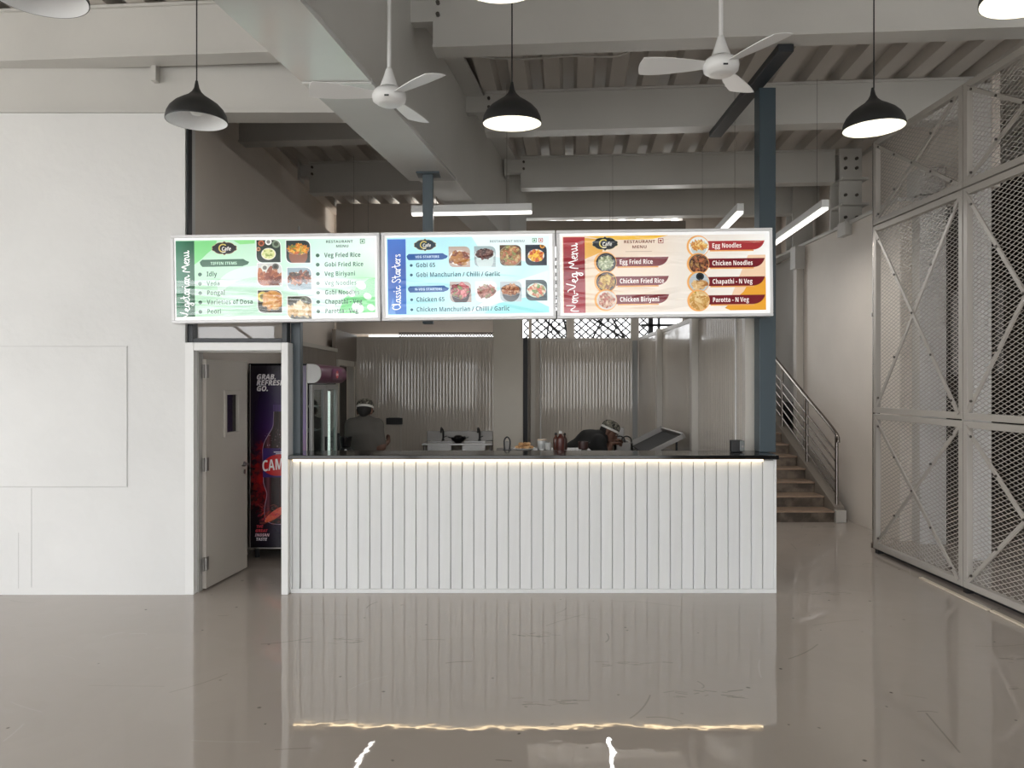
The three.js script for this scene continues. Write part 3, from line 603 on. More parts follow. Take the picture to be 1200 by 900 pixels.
// ================================================================ MENU BOARDS
const GL = {
  e: [0.86, [[0, .45], [.5, .55], [.75, .85], [.5, 1.02], [.2, .75], [.2, .3], [.5, .02], [.95, .3]]],
  g: [0.95, [[.8, .9], [.45, 1.02], [.15, .6], [.3, .08], [.6, .15], [.8, .9]], [[.8, .95], [.75, .1], [.6, -.7], [.25, -.85], [.15, -.5], [.6, -.1], [1, .3]]],
  a: [0.98, [[.8, .9], [.45, 1.02], [.12, .55], [.3, .03], [.6, .2], [.8, .95]], [[.8, .95], [.75, .25], [.85, .02], [1.05, .3]]],
  t: [0.66, [[.35, 1.8], [.25, .3], [.4, .02], [.72, .3]], [[.02, 1.15], [.65, 1.2]]],
  r: [0.7, [[.12, 1], [.15, 0]], [[.15, .55], [.35, .95], [.66, .95]]],
  i: [0.5, [[.2, 1], [.18, .2], [.3, .02], [.55, .3]], [[.28, 1.4], [.33, 1.48]]],
  n: [0.92, [[.12, 1], [.12, 0]], [[.12, .5], [.35, .95], [.6, .9], [.6, .2], [.7, .02], [.95, .3]]],
  u: [0.97, [[.12, 1], [.12, .3], [.35, .02], [.65, .4], [.7, 1]], [[.7, 1], [.68, .2], [.8, .02], [1, .3]]],
  s: [0.7, [[.62, .9], [.35, 1.02], [.2, .75], [.55, .4], [.5, .05], [.06, .1]]],
  c: [0.8, [[.7, .85], [.4, 1.02], [.12, .5], [.4, .02], [.84, .3]]],
  l: [0.5, [[.1, .3], [.42, 1.6], [.32, 1.98], [.15, 1.6], [.15, .3], [.3, .02], [.55, .3]]],
  o: [0.85, [[.45, 1.02], [.12, .55], [.42, .02], [.75, .5], [.45, 1.02], [.95, .85]]],
  V: [1.2, [[-.1, 1.7], [.2, 1.9], [.45, .02], [1.35, 1.95]]],
  M: [1.55, [[-.1, 0], [.4, 1.9], [.72, .3], [1.3, 1.95], [1.35, .1], [1.55, .1]]],
  C: [1.1, [[1.05, 1.5], [.85, 1.95], [.25, 1.4], [.15, .4], [.55, .02], [1.1, .45]]],
  S: [1.05, [[1, 1.6], [.75, 1.95], [.3, 1.6], [.42, 1.1], [.8, .7], [.7, .1], [.2, .05], [0, .35]]],
  N: [1.25, [[-.1, 0], [.3, 1.9], [.82, .05], [1.3, 1.98]]],
  '-': [0.7, [[.08, .6], [.6, .68]]], ' ': [0.7],
};
function script(x, text, px, py, size, color, lw) {       // brush script running up the strip, size = x-height
  x.save(); x.translate(px, py); x.rotate(-Math.PI / 2); x.transform(1, 0, 0.22, 1, 0, 0); x.strokeStyle = color; x.lineWidth = lw; x.lineCap = x.lineJoin = 'round';
  let u = 0;
  for (const ch of text) {
    const [adv, ...strokes] = GL[ch];
    for (const s of strokes) {
      x.beginPath();
      const P = s.map(([a, b]) => [(u + a) * size, -b * size]);   // y up -> canvas, the 0.22 shear leans it right
      x.moveTo(P[0][0] , P[0][1]);
      for (let k = 1; k < P.length - 1; k++) x.quadraticCurveTo(P[k][0], P[k][1], (P[k][0] + P[k + 1][0]) / 2, (P[k][1] + P[k + 1][1]) / 2);
      x.lineTo(...P[P.length - 1]); x.stroke();
    }
    u += adv;
  }
  x.restore();
}
function badge(x, cx, cy, s, shade = '#26282a') {          // ornate dark plaque with the cafe's mark
  x.save(); x.translate(cx, cy); x.scale(s, s);
  const p = new Path2D('M0 -9 L2.2 -7.2 C8 -8 11 -5.5 12.5 -3.6 C15.5 -3.2 16 -1 14.6 0 C16 1 15.5 3.2 12.5 3.6 C11 5.5 8 8 2.2 7.2 L0 9 L-2.2 7.2 C-8 8 -11 5.5 -12.5 3.6 C-15.5 3.2 -16 1 -14.6 0 C-16 -1 -15.5 -3.2 -12.5 -3.6 C-11 -5.5 -8 -8 -2.2 -7.2 Z');
  x.fillStyle = shade; x.fill(p); x.strokeStyle = '#c9b98a'; x.lineWidth = 0.5; x.stroke(p);
  x.strokeStyle = '#d8c56a'; x.lineWidth = 1.5; x.lineCap = 'round'; x.beginPath(); x.arc(-1.6, 0, 4.9, -0.9, -5.2, true); x.stroke();
  x.fillStyle = '#f2f0ea'; x.font = 'bold 6px sans-serif'; x.textAlign = 'left'; x.save(); x.transform(0.9, 0, -0.1, 1.1, 0, 0); x.fillText('Cafe', -3.6, 2.3); x.restore();
  x.strokeStyle = '#f2f0ea'; x.lineWidth = 0.8; x.beginPath(); x.moveTo(-3, 4.8); x.quadraticCurveTo(0, 6, 1.5, 4.4); x.stroke();
  x.restore();
}
function leafPath(x, u, v, w, h, r) { x.beginPath(); x.moveTo(u, v); x.lineTo(u + w - r, v); x.quadraticCurveTo(u + w, v, u + w, v + r); x.lineTo(u + w, v + h); x.lineTo(u + r, v + h); x.quadraticCurveTo(u, v + h, u, v + h - r); x.closePath(); }
function food(x, u, v, w, h, o) {                          // a printed photograph of a dish, loosely painted
  x.save();
  if (o.round) { x.beginPath(); x.arc(u + w / 2, v + h / 2, w / 2, 0, 7); } else leafPath(x, u, v, w, h, w * 0.3);
  x.clip();
  x.fillStyle = o.bg; x.fillRect(u, v, w, h);
  for (let k = 0; k < 14; k++) { x.fillStyle = `rgba(${o.bgDark ? '0,0,0' : '255,255,255'},${rr(0.05, 0.22)})`; x.fillRect(u, v + rr(0, h), w, rr(0.2, 1.2)); }
  for (const [a, b, r, col] of o.bits ?? []) { x.fillStyle = col; x.beginPath(); x.arc(u + a * w, v + b * h, r * w, 0, 7); x.fill(); x.fillStyle = 'rgba(20,20,16,.5)'; x.beginPath(); x.arc(u + a * w, v + b * h, r * w * 0.55, 0, 7); x.fill(); }
  const cx = u + w * (o.cx ?? 0.5), cy = v + h * (o.cy ?? 0.52), rx = w * (o.rx ?? 0.44), ry = h * (o.ry ?? 0.36);
  if (o.bowl) { x.fillStyle = o.bowl; x.beginPath(); x.ellipse(cx, cy + (o.deep ?? 0) * h * 0.5, rx * (o.deep ? 0.86 : 1), ry + (o.deep ?? 0) * h * 0.5, 0, 0, 7); x.fill(); x.beginPath(); x.ellipse(cx, cy, rx, ry, 0, 0, 7); x.fill(); x.strokeStyle = 'rgba(255,255,255,.45)'; x.lineWidth = w * 0.02; x.stroke(); }
  const n = o.n ?? 90;
  x.fillStyle = o.pal[0]; x.beginPath(); x.ellipse(cx, cy, rx * 0.84, ry * 0.82, 0, 0, 7); x.fill();
  for (let k = 0; k < n; k++) {
    const a = rr(0, 6.28), q = Math.sqrt(rnd()) * 0.86, px = cx + Math.cos(a) * q * rx, py = cy + Math.sin(a) * q * ry - (o.heap ?? 0) * h * (1 - q);
    const s = (o.size ?? 0.05) * w * rr(0.6, 1.3);
    x.globalAlpha = rr(0.55, 1); x.fillStyle = o.pal[Math.floor(rnd() * o.pal.length)];
    x.beginPath(); x.ellipse(px, py, s * (o.long ?? 1.25), s * 0.75, rr(0, 3), 0, 7); x.fill();
    x.globalAlpha = 0.35; x.fillStyle = 'rgba(255,240,215,1)'; x.beginPath(); x.ellipse(px - s * 0.25, py - s * 0.25, s * 0.35, s * 0.2, 0, 0, 7); x.fill();
  }
  x.globalAlpha = 1; x.restore();
}
function smudge(x, col, pts) { x.fillStyle = col; x.beginPath(); pts.forEach((p, i) => (i ? x.lineTo(...p) : x.moveTo(...p))); x.closePath(); x.fill(); }
function brushBar(x, u, v, w, h, col) { smudge(x, col, [[u, v + h * 0.35], [u + w * 0.05, v + 0.2], [u + w * 0.88, v - 0.3], [u + w * 0.93, v + h * 0.2], [u + w, v + h * 0.4], [u + w * 0.97, v + h * 0.75], [u + w * 0.86, v + h], [u + w * 0.05, v + h * 1.04], [u + w * 0.01, v + h * 0.7]]); }
const txt = (x, s, u, v, size, col, opt = {}) => { x.save(); x.translate(u, v); x.scale(opt.sx ?? 0.9, 1); x.font = `${opt.weight ?? 'bold'} ${size}px ${opt.font ?? 'sans-serif'}`; x.fillStyle = col; x.textAlign = opt.align ?? 'left'; x.textBaseline = 'middle'; x.fillText(s, 0, 0); x.restore(); };
const vegMark = (x, u, v, s, col) => { x.strokeStyle = col; x.lineWidth = s * 0.14; x.strokeRect(u, v, s, s); x.fillStyle = col; x.beginPath(); x.arc(u + s / 2, v + s / 2, s * 0.24, 0, 7); x.fill(); };
// every board is drawn in tenths of a foot or so: 1 unit = 6.77 mm of board, 5 pixels a unit
function boardCanvas(w, h) { const c = canvas(Math.round(w * 6), Math.round(h * 6)), x = c.getContext('2d'); x.scale(6, 6); x.fillStyle = '#ffffff'; x.fillRect(0, 0, w, h); return [c, x]; }
function wrinkles(w, h, n, bottom) {                       // creases of the protective film, as relief
  const c = canvas(512, 256), x = c.getContext('2d'); x.fillStyle = '#808080'; x.fillRect(0, 0, 512, 256);
  for (let k = 0; k < n; k++) {
    const y = bottom ? 256 - Math.pow(rnd(), 1.6) * 120 : rr(0, 256), px = rr(0, 512);
    const g = x.createRadialGradient(0, 0, 0, 0, 0, 1); g.addColorStop(0, `rgba(255,255,255,${rr(0.25, 0.7)})`); g.addColorStop(1, 'rgba(255,255,255,0)');
    x.save(); x.translate(px, y); x.rotate(rr(-0.25, 0.25)); x.scale(rr(25, 120), rr(3, 12)); x.fillStyle = g; x.beginPath(); x.arc(0, 0, 1, 0, 7); x.fill(); x.restore();
  }
  return tex(c, { color: false, clamp: true });
}
const BH = 103.5;
// --- green board
const [c1, x1] = boardCanvas(246, BH);
{
  const x = x1; let g = x.createLinearGradient(30, 0, 246, 60);
  g.addColorStop(0, '#b9e6c6'); g.addColorStop(0.45, '#c6ebd6'); g.addColorStop(0.62, '#d4f7ea'); g.addColorStop(0.8, '#e3fdf4'); g.addColorStop(1, '#f4fff8');
  x.fillStyle = g; x.fillRect(2, 3, 242, 96);
  g = x.createRadialGradient(226, 62, 4, 226, 62, 46); g.addColorStop(0, '#a5efb4'); g.addColorStop(1, 'rgba(190,245,205,0)'); x.fillStyle = g; x.fillRect(150, 10, 94, 90);
  smudge(x, '#7fd488', [[24, 4], [52, 4], [50, 12], [40, 20], [33, 27], [24, 34]]); smudge(x, '#8edc8e', [[72, 4], [98, 4], [98, 8], [80, 9]]);
  x.fillStyle = '#d6f1e3'; x.beginPath(); x.ellipse(100, 62, 48, 26, 0, 0, 7); x.fill(); x.fillStyle = '#c3e8d3'; x.beginPath(); x.ellipse(104, 74, 46, 24, 0, 0, 7); x.fill();
  smudge(x, '#7fdc92', [[198, 97], [206, 78], [222, 64], [236, 54], [243, 53], [243, 96]]);
  x.fillStyle = '#e9fdf0'; for (const [a, b, r] of [[226, 62, 5], [234, 76, 4], [214, 72, 4], [222, 90, 6], [238, 90, 4]]) { x.beginPath(); x.ellipse(a, b, r * 1.3, r, 0.6, 0, 7); x.fill(); }
  g = x.createLinearGradient(2, 0, 24, 0); g.addColorStop(0, '#3f7f63'); g.addColorStop(1, '#215a41'); x.fillStyle = g; x.fillRect(2, 4, 22.5, 95);
  script(x, 'Vegetarian Menu', 18.5, 99, 6.1, '#ffffff', 1.15);
  badge(x, 61, 13.5, 0.98);
  brushBar(x, 31, 27.5, 60, 8.8, '#2c5f45'); txt(x, 'TIFFIN ITEMS', 60, 32.2, 5, '#bfe5cd', { align: 'center', sx: 1.0 });
  ['Idly', 'Vada', 'Pongal', 'Varieties of Dosa', 'Poori'].forEach((s, i) => { const v = 46 + i * 11.7; x.fillStyle = '#225240'; x.beginPath(); x.arc(31, v, 2.3, 0, 7); x.fill(); txt(x, s, 39, v, 8, '#1f4a3a', { sx: 0.86 }); });
  ['Veg Fried Rice', 'Gobi Fried Rice', 'Veg Biriyani', 'Veg Noodles', 'Gobi Noodles', 'Chapathi - Veg', 'Parotta - Veg'].forEach((s, i) => { const v = 24 + i * 11.65; x.fillStyle = '#2d5f4c'; x.beginPath(); x.arc(174, v, 2.3, 0, 7); x.fill(); txt(x, s, 182, v, 7.8, '#26584a', { sx: 0.84 }); });
  txt(x, 'RESTAURANT', 184, 7, 4.6, '#5d7d71', { sx: 1.15 }); txt(x, 'MENU', 204, 12.7, 4.6, '#5d7d71', { sx: 1.15, align: 'center' }); vegMark(x, 226, 4.4, 5, '#3d7a58');
  const f = (u, v, o) => { x.fillStyle = '#f1fbf5'; leafPath(x, u - 0.8, v - 0.8, 30.6, 29.6, 9); x.fill(); food(x, u, v, 29, 28, o); };
  f(100, 4, { bg: '#2f3d36', bgDark: 1, bowl: '#ece7cf', pal: ['#d7dd9a', '#c8cf86', '#e6e7b6', '#8fa356'], cx: 0.5, cy: 0.62, rx: 0.3, ry: 0.26, n: 40, bits: [[0.2, 0.14, 0.13, '#b4664a'], [0.5, 0.08, 0.14, '#eef0ec'], [0.82, 0.18, 0.17, '#7d8f7a'], [0.08, 0.4, 0.09, '#c58e6a']] });
  f(136, 5, { bg: '#2a3b3c', bgDark: 1, bowl: '#8d5a44', deep: 0.5, pal: ['#e09a33', '#d47f24', '#f0bf58', '#c8632c', '#5f7a38'], cy: 0.42, rx: 0.45, ry: 0.2, heap: 0.16, n: 120, size: 0.05, long: 2.2 });
  f(101, 33, { bg: '#c9ccca', bowl: '#f0eeea', pal: ['#8a4a36', '#a8603f', '#6e3629', '#b9744e'], cy: 0.66, rx: 0.5, ry: 0.26, n: 46, size: 0.12, long: 2.4, bits: [[0.3, 0.2, 0.16, '#d8dbd2'], [0.75, 0.16, 0.14, '#60625c']] });
  f(137, 39, { bg: '#8fa5b0', bowl: '#e5e2da', pal: ['#8d4a2e', '#6a3324', '#b06a3c', '#3e2a20'], cy: 0.45, rx: 0.5, ry: 0.24, n: 70, size: 0.09, long: 1.8 });
  f(101, 67, { bg: '#3c3a30', bgDark: 1, bowl: '#c98e4e', pal: ['#d9a05c', '#c9853f', '#e2b476', '#b97436'], cx: 0.62, cy: 0.42, rx: 0.42, ry: 0.4, n: 60, size: 0.12, bits: [[0.2, 0.28, 0.22, '#d8c453']] });
  f(137, 75, { bg: '#4e5048', bgDark: 1, bowl: '#ece0c8', pal: ['#d5b383', '#e6d2ab', '#c29a62', '#f0e5cc'], cy: 0.62, rx: 0.52, ry: 0.24, n: 60, size: 0.1, long: 2.4, bits: [[0.66, 0.18, 0.16, '#6f7a66']] });
}
// --- blue board
const [c2, x2] = boardCanvas(204, BH);
{
  const x = x2; let g = x.createLinearGradient(20, 10, 204, 90);
  g.addColorStop(0, '#b9effb'); g.addColorStop(0.35, '#bff4fb'); g.addColorStop(0.55, '#d6fbfe'); g.addColorStop(0.75, '#c4f8fb'); g.addColorStop(1, '#f4ffff');
  x.fillStyle = g; x.fillRect(3, 3, 197, 97);
  smudge(x, '#ecfeff', [[106, 3], [200, 3], [200, 40], [120, 26]]); smudge(x, '#a9f3f6', [[120, 99], [142, 84], [170, 78], [199, 92], [199, 99]]); smudge(x, '#e9fdff', [[100, 99], [150, 62], [199, 46], [199, 74], [140, 86]]);
  g = x.createLinearGradient(4, 0, 26, 90); g.addColorStop(0, '#4d7fd6'); g.addColorStop(0.5, '#3f62b4'); g.addColorStop(1, '#4a7fd0'); x.fillStyle = g; x.fillRect(4, 5, 22, 94);
  smudge(x, 'rgba(140,190,240,.5)', [[4, 99], [10, 78], [13, 99]]);
  script(x, 'Classic Starters', 19.5, 93, 5.7, '#ffffff', 1.1);
  badge(x, 49.5, 12.5, 0.86, '#2b3c48');
  brushBar(x, 27, 23.5, 50, 7.6, '#2c5aa0'); txt(x, 'VEG STARTERS', 52, 27.4, 4.3, '#cfe7fb', { align: 'center', sx: 1.0 });
  brushBar(x, 28, 64, 50, 7.6, '#33609f'); txt(x, 'N-VEG STARTERS', 53, 68, 4.3, '#cfe7fb', { align: 'center', sx: 0.98 });
  [['Gobi 65', 38], ['Gobi Manchurian / Chilli / Garlic', 50], ['Chicken 65', 81], ['Chicken Manchurian / Chilli / Garlic', 93.5]].forEach(([s, v]) => { x.fillStyle = '#2a5d74'; x.beginPath(); x.arc(32.5, v, 1.7, 0, 7); x.fill(); txt(x, s, 38, v, 7.6, '#285668', { sx: 0.87 }); });
  txt(x, 'RESTAURANT MENU', 128, 9, 4, '#8aa3ad', { sx: 1.12 }); vegMark(x, 180, 6, 4.6, '#3f8a5c'); vegMark(x, 187.5, 6, 4.6, '#c2454c');
  const f = (u, v, o) => food(x, u, v, 26, 26, o);
  f(78, 15, { bg: '#b9a79c', bowl: '#f1ece6', pal: ['#7a3f2b', '#98523a', '#5d2f24', '#b47a3e'], cy: 0.55, rx: 0.47, ry: 0.36, n: 40, size: 0.12 });
  f(109, 15, { bg: '#9fb4ba', bowl: '#cfe1e2', deep: 0.5, pal: ['#4a3030', '#5f3a38', '#3a2626', '#74504a'], cy: 0.4, rx: 0.47, ry: 0.24, n: 70, size: 0.08, heap: 0.12 });
  f(140, 14, { bg: '#57432f', bgDark: 1, bowl: '#7a6a4a', pal: ['#9c7a4a', '#7c8a4e', '#c9b478', '#6d4a30', '#b1684a'], cy: 0.52, rx: 0.54, ry: 0.5, n: 90, size: 0.1 });
  f(171, 14, { bg: '#2b3440', bgDark: 1, bowl: '#e8e4dc', pal: ['#e8a72c', '#d9762a', '#f2c94e', '#c4502c'], cy: 0.52, rx: 0.38, ry: 0.3, n: 80, size: 0.07, bits: [[0.8, 0.06, 0.12, '#e2a04c']] });
  f(79, 59, { bg: '#b7a9a4', bowl: '#4a3f44', deep: 0.3, pal: ['#b3565c', '#cf7076', '#8d3f46', '#6f8a52', '#e2969a'], cy: 0.45, rx: 0.48, ry: 0.36, n: 60, size: 0.1 });
  f(110, 59, { bg: '#f2f5f6', bowl: '#e9edee', pal: ['#9c6f68', '#b88880', '#7f5850', '#8f8a70', '#c58f8a'], cy: 0.5, rx: 0.5, ry: 0.34, n: 80, size: 0.08, heap: 0.08 });
  f(140, 59, { bg: '#b9c6cc', bowl: '#5d6064', deep: 0.3, pal: ['#a86a4c', '#c28a62', '#7e4c3a', '#d8b090'], cy: 0.42, rx: 0.47, ry: 0.28, n: 80, size: 0.07 });
  f(171, 58, { bg: '#5f6e74', bgDark: 1, bowl: '#cfe6da', pal: ['#c98a6e', '#e0b49a', '#d06a58', '#6f9a5a', '#efe3cf'], cy: 0.5, rx: 0.44, ry: 0.34, n: 60, size: 0.08 });
}
// --- red board
const [c3, x3] = boardCanvas(254, BH);
{
  const x = x3; let g = x.createLinearGradient(40, 0, 254, 40);
  g.addColorStop(0, '#efd9c4'); g.addColorStop(0.35, '#f0dfce'); g.addColorStop(0.5, '#efe6dc'); g.addColorStop(0.8, '#f5efe8'); g.addColorStop(1, '#ffffff');
  x.fillStyle = g; x.fillRect(4, 4, 245, 96);
  smudge(x, '#f2c14a', [[30, 4], [132, 4], [112, 9], [60, 9]]); smudge(x, '#eab35a', [[30, 6], [56, 9], [52, 24], [42, 28], [30, 33]]); smudge(x, '#f4d2b4', [[200, 99], [228, 30], [249, 30], [249, 99]]);
  smudge(x, '#e9a63c', [[196, 99], [222, 76], [232, 58], [249, 58], [249, 99]]); smudge(x, '#fbf3ea', [[120, 99], [150, 94], [192, 93], [206, 99]]);
  g = x.createLinearGradient(4, 0, 30, 96); g.addColorStop(0, '#b8474c'); g.addColorStop(0.45, '#8c2c37'); g.addColorStop(1, '#b0545c'); x.fillStyle = g; x.fillRect(5, 5, 26, 95);
  script(x, 'Non-Veg Menu', 22.5, 97, 7.2, '#ffffff', 1.3);
  badge(x, 55.5, 13.5, 1.0, '#22282c');
  txt(x, 'RESTAURANT', 97, 11.5, 5, '#7d4a38', { align: 'center', sx: 1.22 }); txt(x, 'MENU', 97, 18, 5, '#7d4a38', { align: 'center', sx: 1.22 }); vegMark(x, 120, 8, 5.6, '#8f3a34');
  x.strokeStyle = '#a98a72'; x.lineWidth = 0.4; x.beginPath(); x.moveTo(80, 24); x.lineTo(112, 24); x.stroke();
  const row = (u, v, w, s, o) => {
    x.fillStyle = '#e8a662'; x.fillRect(u, v + 11.5, w * 0.8, 1.6);
    x.fillStyle = o.bar ?? '#74242c'; x.beginPath(); x.moveTo(u - 4, v); x.lineTo(u + w, v); x.quadraticCurveTo(u + w - 3, v + 11.5, u + w - 16, v + 11.5); x.lineTo(u - 4, v + 11.5); x.closePath(); x.fill();
    x.fillStyle = '#efb06a'; x.beginPath(); x.arc(u - 14.5, v + 6.4, 13.6, 0, 7); x.fill();
    food(x, u - 25.5, v - 5.6, 24, 24, { round: 1, ...o });
    txt(x, s, u + 2.5, v + 6.1, 7.9, '#fbf3f0', { sx: 0.77 });
  };
  row(70, 31, 62, 'Egg Fried Rice', { bg: '#23262a', bgDark: 1, bowl: '#1c1f22', pal: ['#8f9a7a', '#b6bf9c', '#6f7c62', '#a3ad8d', '#d6d9c0'], rx: 0.42, ry: 0.42, n: 130, size: 0.06 });
  row(70, 55, 62, 'Chicken Fried Rice', { bg: '#3a2a22', bgDark: 1, bowl: '#2c2420', pal: ['#a8823f', '#c9a24c', '#7d5630', '#d9bf72', '#8a4a30'], rx: 0.43, ry: 0.43, n: 100, size: 0.07, long: 2 });
  row(70, 78, 62, 'Chicken Biriyani', { bg: '#d9cfc6', bowl: '#cabfb6', pal: ['#b98a72', '#d6b096', '#8f6450', '#e6cdb8', '#a8564a'], rx: 0.43, ry: 0.42, n: 90, size: 0.08 });
  row(182, 12, 66, 'Egg Noodles', { bar: '#a5383c', bg: '#eef0ee', bowl: '#c9d2d2', deep: 0.3, pal: ['#dba24a', '#e9bd6a', '#c47a3a', '#f0d79c'], cy: 0.45, rx: 0.44, ry: 0.26, n: 100, size: 0.05, long: 2.4 });
  row(182, 34, 66, 'Chicken Noodles', { bg: '#46322a', bgDark: 1, bowl: '#3a2a24', pal: ['#6b4434', '#8a5a3c', '#a8804a', '#4e3028', '#b56a4a'], rx: 0.48, ry: 0.48, n: 130, size: 0.06, long: 2.4 });
  row(182, 57, 66, 'Chapathi - N Veg', { bg: '#b9c4cc', bowl: '#23282c', pal: ['#d9b27c', '#c7965a', '#e8cfa4', '#a86f40'], cy: 0.64, rx: 0.36, ry: 0.24, n: 40, size: 0.12, bits: [[0.55, 0.2, 0.2, '#2a3238']] });
  row(182, 80, 66, 'Parotta - N Veg', { bg: '#d9b47c', bowl: '#d2a662', pal: ['#dcb679', '#c99a55', '#e9cf9c', '#b9823f'], rx: 0.46, ry: 0.44, n: 80, size: 0.1, long: 2, bits: [[0.35, 0.08, 0.12, '#e6bb3c'], [0.85, 0.4, 0.12, '#8f3a34']] });
}
[
  ['menu_board', 'green vegetarian menu board hanging over the doorway', c1, -1.8755, 2.541, 1.655, 70, true],
  ['menu_board', 'blue starters menu board between the green and red boards', c2, -0.344, 2.560, 1.38, 16, false],
  ['menu_board', 'red and orange non-vegetarian menu board hanging above the counter', c3, 1.212, 2.579, 1.715, 34, false],
].forEach(([name, label, c, x, y, w, n, bottom]) => {
  const h = 0.70, b = thing(name, label, 'sign', [x, y, -6.18], { local: true });
  b.rotation.z = 0.0125;
  const f = 0.024, map = tex(c, { clamp: true });
  part('casing', rb(-w / 2, w / 2, -h / 2, h / 2, 0, 0.07, 0.004), M.frameAlu, b);
  part('frame', [rb(-w / 2, w / 2, h / 2 - f, h / 2, 0.066, 0.086), rb(-w / 2, w / 2, -h / 2, -h / 2 + f, 0.066, 0.086), rb(-w / 2, -w / 2 + f, -h / 2 + f, h / 2 - f, 0.066, 0.086), rb(w / 2 - f, w / 2, -h / 2 + f, h / 2 - f, 0.066, 0.086)], M.frameAlu, b);
  const face = new THREE.PlaneGeometry(w - 2 * f + 0.004, h - 2 * f + 0.004).translate(0, 0, 0.0745);
  part('lit_print', face, new THREE.MeshStandardMaterial({ map, roughness: 0.1, emissive: C(1, 1, 1), emissiveMap: map, emissiveIntensity: 0.07, bumpMap: wrinkles(w, h, n, bottom), bumpScale: 0.012 }), b, { keepUv: true, label: 'backlit printed menu under clear film' });
  if (bottom) {
    const fw = w - 2 * f - 0.01, fh = 0.31, pg = new THREE.PlaneGeometry(fw, fh, 170, 60), p = pg.attributes.position;
    const folds = Array.from({ length: 26 }, () => [rr(-fw / 2, fw / 2), rr(-fh / 2, fh * 0.2), rr(0.06, 0.35), rr(0.008, 0.022), rr(-0.2, 0.2), rr(0.002, 0.006)]);
    for (let k = 0; k < p.count; k++) {
      const X = p.getX(k), Y = p.getY(k); let z = 0;
      for (const [fx, fy, lw, th, sl, a] of folds) { const u = (X - fx) / lw, v = (Y - fy - sl * (X - fx)) / th; z += a * Math.exp(-u * u - v * v); }
      p.setZ(k, Math.min(0.011, z) * Math.min(1, (fh / 2 - Y) * 12));
    }
    pg.computeVertexNormals();
    part('clear_film', pg.translate(0, -h / 2 + f + 0.005 + fh / 2, 0.0765), M.film, b, { label: 'wrinkled clear protective film' });
  }
  const l = new THREE.RectAreaLight(C(1, 1, 1), 0.07, w - 0.06, h - 0.06); l.position.set(x, y, -6.085); l.rotation.y = Math.PI; scene.add(l);
});

// ================================================================ PENDANT LAMPS
{
  const R = 0.19, out = [[0.008, 0.262], [0.012, 0.24], [0.017, 0.215], [0.03, 0.19], [0.055, 0.165], [0.095, 0.14], [0.135, 0.112], [0.165, 0.08], [0.183, 0.045], [0.19, 0.012], [0.19, 0]];
  const inn = out.slice(2).map(([r, y]) => [Math.max(0.004, r - 0.004), y - (y > 0.1 ? 0.004 : 0.002)]).reverse(); inn[0] = [0.187, 0.0];
  const shade = lathe([...out, ...inn].map(([a, b]) => [a, b]).reverse().slice(inn.length - 1), 56), lining = lathe([[0.004, 0.2], ...inn.slice().reverse().map(([r, y]) => [r - 0.0008, y])].reverse(), 56);
  const bulb = lathe([[0.002, -0.06], [0.03, -0.055], [0.045, -0.035], [0.045, -0.01], [0.028, 0.025], [0.02, 0.05], [0.004, 0.05]], 28);
  const make = (label, x, y, d, lit, tilt = [0, 0]) => {
    const p = thing('pendant_lamp', label, 'lamp', [x, y, -d], { local: true, group: 'bell shaped pendant lamps over the hall' });
    const top = 4.675 - y;
    part('cord', cyl(0.0045, 0.0045, top - 0.255, 0, 0.255, 0, 8), M.black, p);
    part('ceiling_cap', cyl(0.04, 0.04, 0.03, 0, top - 0.03, 0, 16), M.black, p);
    const s = part('shade', shade, M.shadeBlack, p, { label: 'matt black bell shade' });
    s.rotation.set(tilt[0], 0, tilt[1]);
    part('lining', lining, M.shadeWhite, s, { label: 'white inside of the shade' });
    const b = part('bulb', bulb.clone().translate(0, 0.1, 0), lit ? M.bulbGlow : M.bulbOff, s);
    if (lit) { const l = new THREE.PointLight(C(1, 0.92, 0.66), 0.05); l.position.set(x, y + 0.085, -d); l.shadow.radius = 1.5; scene.add(l); }
    return p;
  };
  make('unlit black pendant lamp hanging before the white wall', -2.03, 3.39, 4.95, false);
  make('lit black pendant lamp hanging above the blue menu board', 0.0, 3.375, 4.95, true, [0.06, 0]);
  make('lit black pendant lamp hanging beside the mesh screen', 2.33, 3.345, 4.95, true, [0, 0.03]);
  make('unlit pendant lamp cut off by the top left corner of the picture', -2.0, 3.335, 3.25, false);
  make('lit pendant lamp cut off by the top edge, right of the left fan', -0.05, 3.4, 3.25, true);
  make('lit pendant lamp cut off by the top right corner of the picture', 2.19, 3.33, 3.25, true);
}
